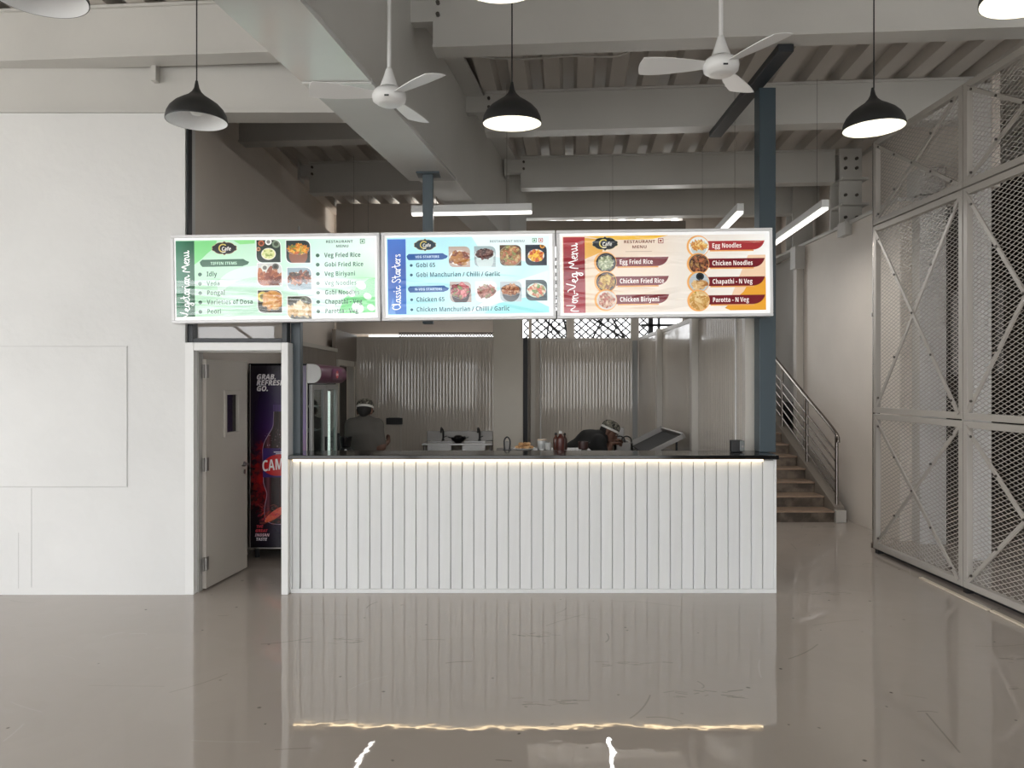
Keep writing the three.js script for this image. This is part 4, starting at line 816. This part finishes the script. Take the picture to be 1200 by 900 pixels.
// ================================================================ CEILING FANS
{
  const make = (label, x, y, d, turn) => {
    const f = thing('ceiling_fan', label, 'fan', [x, y, -d], { local: true, group: 'white ceiling fans' });
    const top = 4.68 - y;
    part('down_rod', cyl(0.011, 0.011, top - 0.12, 0, 0.12, 0, 12), M.fanWhite, f);
    part('ceiling_cup', lathe([[0.012, top - 0.09], [0.05, top - 0.04], [0.055, top], [0.002, top]], 24), M.fanWhite, f);
    part('cone_cover', lathe([[0.05, 0.045], [0.045, 0.06], [0.03, 0.1], [0.018, 0.14], [0.012, 0.15], [0.002, 0.15]], 28), M.fanWhite, f);
    part('motor', lathe([[0.002, -0.052], [0.05, -0.05], [0.066, -0.042], [0.068, -0.036], [0.086, -0.028], [0.09, -0.005], [0.088, 0.015], [0.07, 0.034], [0.03, 0.042], [0.002, 0.042]], 36), M.fanWhite, f);
    part('collar', cyl(0.04, 0.044, 0.008, 0, 0.038, 0, 24), M.black, f);
    part('badge', bx(-0.012, 0.012, -0.03, -0.022, 0.084, 0.0875), M.darkSteel, f);
    const s = new THREE.Shape(); s.moveTo(0.075, -0.03); s.bezierCurveTo(0.16, -0.05, 0.3, -0.085, 0.4, -0.075); s.quadraticCurveTo(0.43, -0.02, 0.4, 0.06); s.bezierCurveTo(0.28, 0.07, 0.16, 0.045, 0.075, 0.03); s.closePath();
    const blade = muv(clean(new THREE.ExtrudeGeometry(s, { depth: 0.004, bevelEnabled: false, curveSegments: 10 }).rotateX(-Math.PI / 2).rotateX(0.24).translate(0, 0.0, 0)));
    for (let k = 0; k < 3; k++) part('blade', blade, M.fanWhite, f, { shared: true, at: [0, 0, 0], rot: [0, turn + k * Math.PI * 2 / 3, 0] });
    return f;
  };
  // turn 0 points a blade to the right; negative turns bring it towards the viewer
  make('white ceiling fan beside the deep girder, left of the two', -0.655, 3.235, 4.1, -Math.PI / 4);
  make('white ceiling fan before the dark blue ceiling bar, right of the two', 1.06, 3.315, 3.9, -Math.PI / 3);
}
// ================================================================ LINEAR LIGHTS
{
  const make = (label, x, y, d, L, along, on = 5) => {
    const t = thing('linear_light', label, 'light', [x, y, -d], { turn: SK + (along ? Math.PI / 2 : 0) });
    part('housing', rb(-L / 2, L / 2, 0.012, 0.085, -0.034, 0.034, 0.004), M.fanWhite, t);
    part('diffuser', rb(-L / 2 + 0.004, L / 2 - 0.004, -0.012, 0.014, -0.03, 0.03, 0.004), M.tubeGlow, t);
    for (const u of [-L / 2 + 0.25, L / 2 - 0.25]) part('suspension_wire', cyl(0.0018, 0.0018, 4.655 - y - 0.085, u, 0.085, 0, 5), M.bolt, t);
    const l = new THREE.RectAreaLight(C(1, 0.96, 0.9), on, L - 0.02, 0.05);
    l.rotation.order = 'YXZ'; l.rotation.set(-Math.PI / 2, SK + (along ? Math.PI / 2 : 0), 0); l.position.set(x, y - 0.016, -d); scene.add(l);
  };
  make('slim lit batten light lying across, behind the blue menu board', -0.40, 3.385, 7.6, 1.2, false);
  make('slim lit batten light pointing back, right of the blue post', 3.03, 3.345, 8.4, 2.4, true, 10);
  make('slim lit batten light pointing back, left of the blue post', 2.28, 3.345, 8.56, 2.4, true, 7);
  make('lit batten light hidden by the green board, mirrored in the floor', -2.02, 3.36, 10.3, 1.2, true, 3);
  make('lit batten light hidden by the red board, mirrored in the floor', 1.33, 3.36, 10.3, 1.2, true);
}

// ================================================================ KITCHEN EQUIPMENT
{ // double sink against the back partition
  const s = thing('sink_unit', 'stainless double sink with black taps against the back partition', 'sink', [-0.85, 0, -12.0]);
  const z0 = -12.32, z1 = -11.7;
  part('rim', [rb(-1.37, -0.3, 0.765, 0.795, z1 - 0.05, z1 + 0.01), rb(-1.37, -0.3, 0.765, 0.795, z0, z0 + 0.1), rb(-1.37, -1.28, 0.765, 0.795, z0, z1), rb(-0.42, -0.3, 0.765, 0.795, z0, z1), rb(-0.94, -0.75, 0.765, 0.795, z0, z1)], M.steel, s);
  for (const [a, b] of [[-1.29, -0.93], [-0.76, -0.41]]) part('bowl', [bx(a, b, 0.5, 0.78, z1 - 0.05, z1 - 0.035), bx(a, b, 0.5, 0.78, z0 + 0.08, z0 + 0.095), bx(a, a + 0.012, 0.5, 0.78, z0 + 0.09, z1 - 0.04), bx(b - 0.012, b, 0.5, 0.78, z0 + 0.09, z1 - 0.04), bx(a, b, 0.49, 0.505, z0 + 0.08, z1 - 0.035)], M.steel, s);
  part('backsplash', rb(-1.36, -0.31, 0.78, 0.945, z0 - 0.03, z0 - 0.005), M.steelDull, s);
  for (const x of [-1.34, -0.33]) for (const z of [z0 + 0.05, z1 - 0.05]) part('leg', cyl(0.02, 0.02, 0.77, x, 0, z, 12), M.steelDull, s);
  part('under_shelf', rb(-1.36, -0.31, 0.2, 0.22, z0 + 0.03, z1 - 0.02), M.steelDull, s);
  for (const x of [-1.1, -0.52]) { const t = part('tap', [tube([[x, 0.79, z0 + 0.05], [x, 0.95, z0 + 0.05], [x - 0.02, 1.0, z0 + 0.07], [x - 0.02, 0.98, z0 + 0.16], [x - 0.02, 0.93, z0 + 0.18]], 0.014, 30, 10), cyl(0.026, 0.022, 0.03, x, 0.79, z0 + 0.05, 14)], M.black, s); part('tap_lever', rod([x + 0.01, 0.85, z0 + 0.05], [x + 0.06, 0.87, z0 + 0.05], 0.007), M.black, t); }
  const w = thing('wok', 'black wok resting on the middle of the double sink', 'wok', [-0.83, 0.795, -11.9]);
  part('bowl', lathe([[0.002, 0.0], [0.05, 0.005], [0.09, 0.03], [0.125, 0.075], [0.128, 0.075], [0.094, 0.026], [0.052, 0.002], [0.002, -0.003]].map(([r, y]) => [r, y + 0.003]), 32).translate(-0.83, 0.795, -11.9), M.black, w);
  for (const q of [-1, 1]) part('handle', tube([[-0.83 + q * 0.12, 0.868, -11.93], [-0.83 + q * 0.155, 0.88, -11.92], [-0.83 + q * 0.155, 0.88, -11.88], [-0.83 + q * 0.12, 0.868, -11.87]], 0.006, 16, 6), M.black, w);
  const p = thing('saucepan', 'small dark pan lying upturned inside the black wok', 'pan', [-0.83, 0.83, -11.9]);
  part('pan_body', lathe([[0.084, 0.0], [0.086, 0.004], [0.075, 0.05], [0.045, 0.075], [0.002, 0.08], [0.002, 0.077], [0.043, 0.072], [0.072, 0.048]], 28).translate(-0.83, 0.833, -11.9), M.blackGloss, p);
  part('pan_handle', rod([-0.77, 0.88, -11.9], [-0.72, 0.885, -11.89], 0.008), M.black, p);
}
solo('wall_socket_box', 'black box fixed on the left kitchen partition', 'box', [rb(-2.02, -1.76, 1.05, 1.155, -12.37, -12.33, 0.006), bx(-1.98, -1.8, 1.155, 1.16, -12.36, -12.34)], M.black);
solo('switch_plate', 'tiny white switch plate high on the shaded side wall', 'switch', [rb(-2.636, -2.622, 3.59, 3.645, -9.52, -9.46, 0.003), bx(-2.622, -2.618, 3.61, 3.63, -9.5, -9.48)], M.whiteTrim);
function steelTable(label, x0, x1, z0, z1, h) {
  const t = thing('steel_table', label, 'table', [(x0 + x1) / 2, 0, (z0 + z1) / 2]);
  part('table_top', rb(x0, x1, h - 0.035, h, z0, z1, 0.006), M.steelDull, t);
  for (const x of [x0 + 0.05, x1 - 0.05]) for (const z of [z0 + 0.05, z1 - 0.05]) part('leg', cyl(0.019, 0.019, h - 0.035, x, 0, z, 12), M.steelDull, t);
  part('under_shelf', rb(x0 + 0.04, x1 - 0.04, 0.25, 0.27, z0 + 0.04, z1 - 0.04, 0.004), M.steelDull, t);
}
steelTable('steel serving table with plates and bottles behind the counter', -0.15, 0.75, -7.55, -7.05, 1.075);
steelTable('small steel table between the drinks fridge and the man in grey', -1.9, -1.55, -8.36, -7.95, 0.9);
{ // things on the serving table
  const T = 1.075;
  const h = thing('napkin_holder', 'dark upright napkin holder at the left end of the serving table', 'holder', [-0.05, T, -7.25]);
  part('bracket', [tube([[-0.07, T, -7.25], [-0.07, T + 0.1, -7.25], [-0.045, T + 0.125, -7.25], [-0.022, T + 0.1, -7.25], [-0.022, T, -7.25]], 0.007, 30, 8)], M.darkSteel, h);
  part('base', rb(-0.085, -0.005, T, T + 0.008, -7.29, -7.21, 0.002), M.darkSteel, h);
  part('side_plate', rb(-0.074, -0.066, T, T + 0.1, -7.29, -7.21, 0.003), M.darkSteel, h);
  part('napkins', rb(-0.062, -0.03, T + 0.008, T + 0.085, -7.28, -7.22, 0.003), std([0.3, 0.29, 0.28], 0.9), h);
  const cx = 0.115, cz = -7.25;
  const pl = thing('food_plate', 'white oval plate piled with fried snacks', 'plate', [cx, T, cz]);
  part('plate_body', lathe([[0.002, 0.004], [0.06, 0.004], [0.105, 0.022], [0.11, 0.024], [0.108, 0.02], [0.062, 0.0], [0.002, 0.0]], 36).translate(cx, T, cz), std([0.75, 0.74, 0.72], 0.25), pl);
  const fried = [std([0.62, 0.36, 0.16], 0.7), std([0.7, 0.44, 0.22], 0.7), std([0.5, 0.27, 0.11], 0.7)];
  for (let k = 0; k < 13; k++) {
    const g = new THREE.IcosahedronGeometry(0.025, 2), p = g.attributes.position, a = k < 7 ? k * 0.8976 + 0.2 : k * 1.2566, q = k < 7 ? 0.064 : k === 7 ? 0 : 0.034;
    const sx = rr(1.0, 1.2), sy = rr(0.5, 0.62), sz = rr(0.8, 0.95), ph = rr(0, 6);
    for (let i = 0; i < p.count; i++) { const v = V3().fromBufferAttribute(p, i), n = 1 + 0.12 * Math.sin(v.x * 170 + ph) * Math.cos(v.z * 150 + v.y * 90 + ph); p.setXYZ(i, v.x * sx * n, v.y * sy * n, v.z * sz * n); }
    g.computeVertexNormals();
    const u = cx + Math.cos(a) * q, w = cz + Math.sin(a) * q, lvl = k < 7 ? 0.031 : k === 7 ? 0.024 : 0.06;
    solo('fried_snack', 'golden fried snack heaped on the white plate', 'snack', g.rotateY(-a).translate(u, T + lvl, w), fried[k % 3], { group: 'fried snacks heaped on the plate' });
  }
  const jar = (name, label, x, z, r, hgt, mat, lid, cat = 'jar') => {
    const j = thing(name, label, cat, [x, T, z]);
    part('jar_body', lathe([[0.002, 0], [r * 0.92, 0], [r, 0.006], [r, hgt * 0.86], [r * 0.9, hgt * 0.92], [0.002, hgt * 0.92]], 24).translate(x, T, z), mat, j);
    part('lid', cyl(r * 0.96, r * 0.96, hgt * 0.1, x, T + hgt * 0.91, z, 24), lid, j);
    return j;
  };
  const clear = std([0.45, 0.46, 0.45], 0.15), beige = std([0.55, 0.42, 0.3], 0.5);
  jar('storage_jar', 'grey glass jar with a beige lid beside the plate', 0.285, -7.3, 0.045, 0.1, clear, beige);
  jar('storage_jar', 'squat pale jar just right of the beige-lidded jar', 0.34, -7.22, 0.03, 0.075, std([0.5, 0.5, 0.48], 0.2), clear);
  const bottle = (label, x, z, r, hgt, mat, cap) => {
    const b = thing('sauce_bottle', label, 'bottle', [x, T, z]);
    part('bottle_body', lathe([[0.002, 0], [r * 0.9, 0], [r, 0.008], [r, hgt * 0.6], [r * 0.85, hgt * 0.68], [r * 0.38, hgt * 0.8], [r * 0.36, hgt * 0.9], [0.002, hgt * 0.9]], 24).translate(x, T, z), mat, b);
    part('cap', lathe([[0.002, hgt], [r * 0.2, hgt], [r * 0.44, hgt * 0.97], [r * 0.46, hgt * 0.87], [0.002, hgt * 0.87]].reverse(), 20).translate(x, T, z), cap, b);
  };
  bottle('slim brown sauce bottle with a black cap', 0.415, -7.28, 0.026, 0.165, std([0.09, 0.03, 0.02], 0.2), M.black);
  bottle('red sauce bottle with a white cap on the serving table', 0.455, -7.2, 0.036, 0.185, std([0.07, 0.014, 0.01], 0.3), M.whiteTrim);
  bottle('dark red sauce bottle with a black cap, right of the white-capped one', 0.5, -7.3, 0.024, 0.16, std([0.05, 0.018, 0.013], 0.3), M.black);
  const cup = (label, x, z, r) => solo('small_bowl', label, 'bowl', lathe([[0.002, 0], [r * 0.6, 0], [r, r * 1.1], [r * 0.93, r * 1.1], [r * 0.55, 0.006], [0.002, 0.006]], 24).translate(x, T, z), M.whiteTrim);
  cup('small white cup before the glass jars', 0.275, -7.13, 0.02);
  cup('small white bowl right of the sauce bottles', 0.57, -7.15, 0.026);
  cup('tiny white bowl at the right end of the serving table', 0.63, -7.13, 0.016);
  const pot = thing('cooking_pot', 'dark pot with handle at the right end of the serving table', 'pot', [0.68, T, -7.35]);
  part('pot_body', lathe([[0.002, 0], [0.04, 0], [0.046, 0.008], [0.048, 0.075], [0.043, 0.075], [0.04, 0.01], [0.002, 0.008]], 26).translate(0.68, T, -7.35), std([0.05, 0.02, 0.018], 0.4), pot);
  part('pot_handle', rod([0.725, T + 0.06, -7.35], [0.74, T + 0.07, -7.28], 0.006), M.black, pot);
}
{ // cooker at the far left, in front of the man
  const a = thing('mixer', 'black mixer beside the man in the grey shirt', 'appliance', [-1.76, 0.9, -8.15]);
  part('body', lathe([[0.002, 0], [0.085, 0], [0.09, 0.02], [0.07, 0.1], [0.05, 0.13], [0.002, 0.13]], 28).translate(-1.76, 0.9, -8.15), M.black, a);
  part('jar', lathe([[0.002, 0.13], [0.045, 0.13], [0.065, 0.24], [0.06, 0.245], [0.002, 0.245]], 28).translate(-1.76, 0.9, -8.15), M.blackGloss, a);
  part('knob', rod([-1.75, 1.0, -8.09], [-1.745, 1.005, -8.065], 0.013, 14), M.whiteTrim, a);
}
{ // steel units at the right: a tub before the bending man, and an open propped tray
  const t = thing('steam_tub', 'grey steel tub unit that the man in black leans over', 'cooker', [1.32, 0, -9.5]);
  const x0 = 1.22, x1 = 1.44, z0 = -9.9, z1 = -9.16, h = 1.0;
  part('housing', [rb(x0, x1, 0.12, h, z1 - 0.03, z1), rb(x0, x1, 0.12, h, z0, z0 + 0.03), rb(x0, x0 + 0.03, 0.12, h, z0, z1), rb(x1 - 0.03, x1, 0.12, h, z0, z1), rb(x0, x1, 0.8, 0.82, z0, z1)], M.steelDull, t);
  part('back_guard', rb(x0, x1, h, 1.14, z0, z0 + 0.02), M.steelDull, t);
  for (const x of [x0 + 0.05, x1 - 0.05]) for (const z of [z0 + 0.05, z1 - 0.05]) part('foot', cyl(0.02, 0.02, 0.12, x, 0, z, 10), M.black, t);
  for (const x of [1.29, 1.37]) part('ring_handle', tube([[x - 0.06, 1.0, -9.2], [x - 0.05, 1.05, -9.2], [x, 1.075, -9.2], [x + 0.05, 1.05, -9.2], [x + 0.06, 1.0, -9.2]], 0.008, 24, 8), M.black, t);
  const o = thing('propped_tray', 'dark open steel tray propped up beside the right partition', 'tray', [1.72, 0, -9.0]);
  part('stand', rb(1.5, 1.96, 0, 0.9, -9.6, -8.4, 0.006), M.steelDull, o);
  // a sloping open box, its upper edge along the partition
  const tilt = new THREE.Matrix4().makeTranslation(1.5, 0.915, -9.0).multiply(new THREE.Matrix4().makeRotationZ(0.46));
  const q = (g) => g.applyMatrix4(tilt);
  part('tray_floor', q(bx(0, 0.44, 0.0, 0.012, -0.58, 0.58)), std([0.03, 0.03, 0.03], 0.8), o);
  part('tray_rim', [q(rb(0, 0.44, 0, 0.075, -0.6, -0.575)), q(rb(0, 0.44, 0, 0.05, 0.575, 0.6)), q(rb(0.42, 0.445, 0, 0.06, -0.6, 0.6))], M.steelDull, o);
  part('prop', rod([1.84, 0.9, -8.6], [1.84, 1.065, -8.6], 0.012), M.darkSteel, o);
}
solo('conduit', 'thin pale conduit sagging under the deck behind the lit middle lamp', 'conduit', tube([[-0.44, 4.68, -6.6], [-0.38, 4.55, -6.6], [0, 4.49, -6.6], [0.5, 4.515, -6.6], [0.98, 4.54, -6.6], [1.03, 4.68, -6.6]], 0.009, 60, 8), M.beam);
// strips on the floor by the screen
solo('floor_batten', 'long pale wooden strip lying on the floor beside the mesh screen', 'strip', rb(3.555, 3.59, 0, 0.014, -6.72, -5.76, 0.003), std([0.62, 0.55, 0.44], 0.6));
solo('floor_batten', 'nearer pale wooden strip on the floor, cut off at the right edge', 'strip', rb(3.565, 3.6, 0, 0.014, -5.74, -4.7, 0.003), std([0.62, 0.55, 0.44], 0.6));

// ================================================================ PEOPLE
function figure(prims, k, cell) {                          // smooth union of tapered capsules, meshed
  const R = 0.06, lo = [1e9, 1e9, 1e9], hi = [-1e9, -1e9, -1e9];
  for (const p of prims) for (const [q, r] of [[p[0], p[2]], [p[1], p[3]]]) for (let i = 0; i < 3; i++) { lo[i] = Math.min(lo[i], q[i] - r - R * 0.5); hi[i] = Math.max(hi[i], q[i] + r + R * 0.5); }
  const ext = Math.max(...hi.map((v, i) => v - lo[i])), n = Math.ceil(ext / cell) + 4, mc = new MarchingCubes(n, new THREE.MeshBasicMaterial(), false, false, 400000);
  const half = n / 2, c = lo.map((v, i) => (v + hi[i]) / 2), sc = half * cell;
  mc.isolation = 0; mc.field.fill(-1);
  const I = (v, i) => Math.round((v - c[i]) / cell + half);
  for (let z = Math.max(0, I(lo[2], 2)); z <= Math.min(n - 1, I(hi[2], 2)); z++) for (let y = Math.max(0, I(lo[1], 1)); y <= Math.min(n - 1, I(hi[1], 1)); y++) for (let x = Math.max(0, I(lo[0], 0)); x <= Math.min(n - 1, I(hi[0], 0)); x++) {
    const px = (x - half) * cell + c[0], py = (y - half) * cell + c[1], pz = (z - half) * cell + c[2];
    let d = 1e3;
    for (const [a, b, ra, rb2, fl] of prims) {
      const bx_ = b[0] - a[0], by = b[1] - a[1], bz = b[2] - a[2], ax = px - a[0], ay = py - a[1], az = (pz - a[2]);
      const L = bx_ * bx_ + by * by + bz * bz, t = L > 0 ? Math.min(1, Math.max(0, (ax * bx_ + ay * by + az * bz) / L)) : 0;
      let dx = ax - bx_ * t, dy = ay - by * t, dz = az - bz * t;
      if (fl) { dx /= fl[0]; dy /= fl[1]; dz /= fl[2]; }
      const e = Math.hypot(dx, dy, dz) - (ra + (rb2 - ra) * t), h = Math.max(k - Math.abs(d - e), 0) / k;
      d = Math.min(d, e) - h * h * k * 0.25;
    }
    mc.field[x + y * n + z * n * n] = -d;
  }
  mc.update();
  const g = new THREE.BufferGeometry();
  g.setAttribute('position', new THREE.BufferAttribute(mc.positionArray.slice(0, mc.count * 3), 3));
  g.setAttribute('normal', new THREE.BufferAttribute(mc.normalArray.slice(0, mc.count * 3), 3));
  g.scale(sc, sc, sc); g.translate(...c);
  return g;
}
// head looking along f (unit), up u, at c: skull, face, jaw, nose, ears
function headPrims(c, f, u) {
  const F = V3(...f).normalize(), U = V3(...u).normalize(), S = F.clone().cross(U).normalize(); U.copy(S.clone().cross(F));
  const at = (a, b, s) => V3(...c).addScaledVector(F, a).addScaledVector(U, b).addScaledVector(S, s).toArray();
  return { at, F, U, S, prims: [
    [at(-0.02, 0.03, 0), at(0.015, 0.03, 0), 0.083, 0.078], [at(0.03, -0.02, 0), at(0.04, -0.07, 0), 0.062, 0.046], [at(0.07, -0.085, 0), at(0.055, -0.09, 0), 0.026, 0.03],
    [at(0.082, 0.02, 0), at(0.1, -0.022, 0), 0.011, 0.015], [at(0.075, 0.03, 0.03), at(0.075, 0.03, -0.03), 0.018, 0.018], [at(0.088, -0.055, 0.016), at(0.088, -0.055, -0.016), 0.011, 0.011],
    [at(-0.005, 0.015, 0.08), at(-0.012, -0.025, 0.078), 0.017, 0.011], [at(-0.005, 0.015, -0.08), at(-0.012, -0.025, -0.078), 0.017, 0.011]] };
}
// hand: wrist at w, fingers along d, palm facing p
function handPrims(w, d, p, side, curl = 0.5) {
  const D = V3(...d).normalize(), P = V3(...p), X = D.clone().cross(P).normalize(); P.copy(X.clone().cross(D)).normalize();
  const at = (a, b, c) => V3(...w).addScaledVector(D, a).addScaledVector(X, b).addScaledVector(P, c).toArray(), out = [];
  for (const b of [-0.026, -0.009, 0.009, 0.026]) out.push([at(0.01, b * 0.7, 0), at(0.085, b, 0), 0.017, 0.013]);
  [[-0.03, 0.062], [-0.01, 0.075], [0.01, 0.07], [0.03, 0.054]].forEach(([b, L]) => {
    const c = curl; const k1 = [0.085 + L * 0.5, b * 1.05, L * 0.25 * c], k2 = [0.085 + L * (0.85 - 0.25 * c), b * 1.05, L * 0.75 * c], k3 = [0.085 + L * (1 - 0.55 * c), b, L * 1.05 * c];
    out.push([at(0.085, b, 0), at(...k1), 0.0095, 0.009], [at(...k1), at(...k2), 0.009, 0.0082], [at(...k2), at(...k3), 0.0082, 0.0072]);
  });
  const s = side; out.push([at(0.03, s * 0.025, 0.004), at(0.062, s * 0.055, 0.018), 0.014, 0.011], [at(0.062, s * 0.055, 0.018), at(0.092, s * 0.06, 0.032), 0.0105, 0.0085]);
  return out;
}
const camo = tex((() => { const c = canvas(256, 256), x = c.getContext('2d'); x.fillStyle = '#6d6a5e'; x.fillRect(0, 0, 256, 256); for (let k = 0; k < 260; k++) { x.fillStyle = ['#3a3833', '#8d897c', '#55524a', '#2a2926'][k % 4]; x.beginPath(); x.ellipse(rr(0, 256), rr(0, 256), rr(5, 20), rr(3, 10), rr(0, 3), 0, 7); x.fill(); } return c; })(), { repeat: [3, 3] });
M.camo = std(0xffffff, 0.9, { map: camo });
M.skin = std([0.14, 0.07, 0.047], 0.55);
M.hair = std([0.012, 0.01, 0.009], 0.7);
M.greyShirt = std([0.105, 0.096, 0.085], 0.9);
M.blackShirt = std([0.012, 0.012, 0.012], 0.85);
M.trousers = std([0.03, 0.03, 0.034], 0.85);
M.capBand = std([0.66, 0.64, 0.6], 0.8);
function capOn(h, parent, o) {                            // camouflage cap with a pale band, on a head frame
  const m = new THREE.Matrix4().makeBasis(h.S, h.U, h.F.clone().negate()).setPosition(...h.at(-0.005, 0.045, 0));
  const dome = lathe([[0.094, -0.005], [0.098, 0.02], [0.094, 0.05], [0.075, 0.08], [0.04, 0.096], [0.002, 0.1]].map((p) => p), 32);
  const cap = part('cap', dome.scale(0.98, 1, 1.12).applyMatrix4(m), M.camo, parent, { label: 'camouflage patterned cap' });
  part('cap_band', lathe([[0.0975, -0.012], [0.1, -0.012], [0.1, 0.012], [0.0975, 0.012]], 32).scale(0.98, 1, 1.12).applyMatrix4(m), M.capBand, cap, { label: 'pale cap band' });
  const s = new THREE.Shape(); s.absellipse(0, 0.075, 0.085, 0.075, 0, Math.PI, false, 0); s.closePath();
  part('cap_brim', new THREE.ExtrudeGeometry(s, { depth: 0.005, bevelEnabled: false }).rotateX(-Math.PI / 2).rotateX(-0.16).translate(0, -0.008, 0).applyMatrix4(m), M.camo, cap);
}
function person(label, at, J, head, hands, shirtMat, sleeve) {
  const P = thing('person', label, 'person', at, { local: true });
  const grow = (list, r) => list.map(([a, b, ra, rb2, f]) => [a, b, ra + r, rb2 + r, f]);
  const torso = [[J.hip, J.waist, 0.135, 0.125, J.flat], [J.waist, J.chest, 0.125, 0.14, J.flat], [J.chest, J.neck, 0.13, 0.06, J.flat], [J.sl, J.sr, 0.065, 0.065]];
  const arms = [[J.sr, J.er, 0.052, 0.042], [J.er, J.wr, 0.041, 0.028], [J.sl, J.el, 0.052, 0.042], [J.el, J.wl, 0.041, 0.028]];
  const legs = [[J.hr, J.kr, 0.085, 0.056], [J.kr, J.ar, 0.055, 0.036], [J.hl, J.kl, 0.085, 0.056], [J.kl, J.al, 0.055, 0.036]];
  const feet = [[J.ar, J.tr, 0.038, 0.03], [J.al, J.tl, 0.038, 0.03]];
  const h = headPrims(...head);
  const neck = [[J.neck, head[0], 0.055, 0.052]];
  const body = [figure([...torso, ...neck, ...arms, ...legs, ...feet], 0.05, 0.016), figure([...h.prims, [J.neck, head[0], 0.053, 0.052]], 0.02, 0.006), ...hands.map((q) => figure(handPrims(...q), 0.008, 0.0035))];
  part('body', body, M.skin, P);
  const lerp = (a, b, t) => a.map((v, i) => v + (b[i] - v) * t);
  part('shirt', figure([...grow(torso, 0.012), [J.chest, lerp(J.chest, J.neck, 0.85), 0.15, 0.085, J.flat], [J.sr, lerp(J.sr, J.er, sleeve), 0.07, 0.062], [J.sl, lerp(J.sl, J.el, sleeve), 0.07, 0.062]], 0.05, 0.014), shirtMat, P);
  part('trousers', figure([[J.hip, lerp(J.hip, J.waist, 0.25), 0.152, 0.15, J.flat], ...grow(legs, 0.016)], 0.05, 0.016), M.trousers, P);
  const b = (a, tt) => rb(-0.045, 0.045, 0, 0.075, -0.02, 0.2, 0.025, 2);
  for (const [a, t] of [[J.ar, J.tr], [J.al, J.tl]]) { const yaw = Math.atan2(t[0] - a[0], t[2] - a[2]); part('shoe', rb(-0.046, 0.046, 0, 0.085, -0.065, 0.205, 0.03, 3).rotateY(yaw).translate(a[0], 0, a[2]), M.black, P); }
  part('hair', figure([[h.at(-0.035, 0.02, 0), h.at(-0.03, 0.04, 0), 0.078, 0.082], [h.at(-0.06, -0.03, 0), h.at(-0.04, 0.0, 0), 0.045, 0.07]], 0.03, 0.008), M.hair, P);
  for (const s of [-1, 1]) part('eye', new THREE.SphereGeometry(0.009, 10, 8).translate(...h.at(0.087, 0.012, s * 0.03)), std([0.5, 0.48, 0.45], 0.3), P);
  capOn(h, P, {});
  return P;
}
// the man at the back left, seen from behind
person('man from behind in grey shirt and camouflage cap at the kitchen left', [-1.655, 0, -8.62], {
  hip: [0, 0.86, 0], waist: [0, 0.98, 0.0], chest: [0, 1.14, 0.0], neck: [0, 1.285, -0.02], flat: [1.1, 1, 0.82],
  sr: [0.135, 1.235, 0], er: [0.195, 1.0, 0.03], wr: [0.225, 1.03, -0.2], sl: [-0.135, 1.235, 0], el: [-0.185, 1.0, 0.0], wl: [-0.12, 0.98, -0.22],
  hr: [0.09, 0.84, 0], kr: [0.1, 0.46, -0.02], ar: [0.1, 0.08, 0.03], tr: [0.11, 0.04, -0.12], hl: [-0.09, 0.84, 0], kl: [-0.1, 0.46, -0.02], al: [-0.1, 0.08, 0.03], tl: [-0.11, 0.04, -0.12],
}, [[0, 1.39, -0.035], [0.08, -0.3, -1], [0, 1, -0.3]], [[[0.225, 1.03, -0.2], [0.1, 0.35, -0.9], [-1, 0, 0], -1, 0.6], [[-0.12, 0.98, -0.22], [0.5, -0.1, -0.8], [0, -1, 0], 1, 0.6]], M.greyShirt, 0.8);
// the man bending over the tub
person('man in black shirt and camouflage cap bending over the steel tub', [0.62, 0, -8.86], {
  hip: [0.02, 0.82, 0], waist: [0.11, 0.9, 0.0], chest: [0.28, 1.02, 0.0], neck: [0.415, 1.09, 0.0], flat: [1, 1, 1.15],
  sr: [0.36, 1.045, 0.165], er: [0.44, 0.83, 0.2], wr: [0.5, 1.02, 0.13], sl: [0.36, 1.045, -0.165], el: [0.46, 0.86, -0.24], wl: [0.56, 1.035, -0.3],
  hr: [0.0, 0.8, 0.09], kr: [0.08, 0.44, 0.1], ar: [-0.02, 0.08, 0.1], tr: [0.14, 0.04, 0.11], hl: [0.0, 0.8, -0.09], kl: [0.06, 0.44, -0.1], al: [-0.06, 0.08, -0.1], tl: [0.1, 0.04, -0.11],
}, [[0.495, 1.14, 0.01], [0.9, -0.42, 0.22], [0.42, 0.9, 0]], [[[0.5, 1.02, 0.13], [0.7, 0.1, -0.4], [0, -1, 0], 1, 0.6], [[0.56, 1.035, -0.3], [0.9, 0, -0.2], [0, -1, 0], -1, 0.6]], M.blackShirt, 0.9);

// ================================================================ finish
scene.traverse((o) => {
  if (o.isMesh) { o.castShadow = true; o.receiveShadow = true; }
  if (o.isLight && o.shadow) o.castShadow = true;
});
renderer.render(scene, camera);
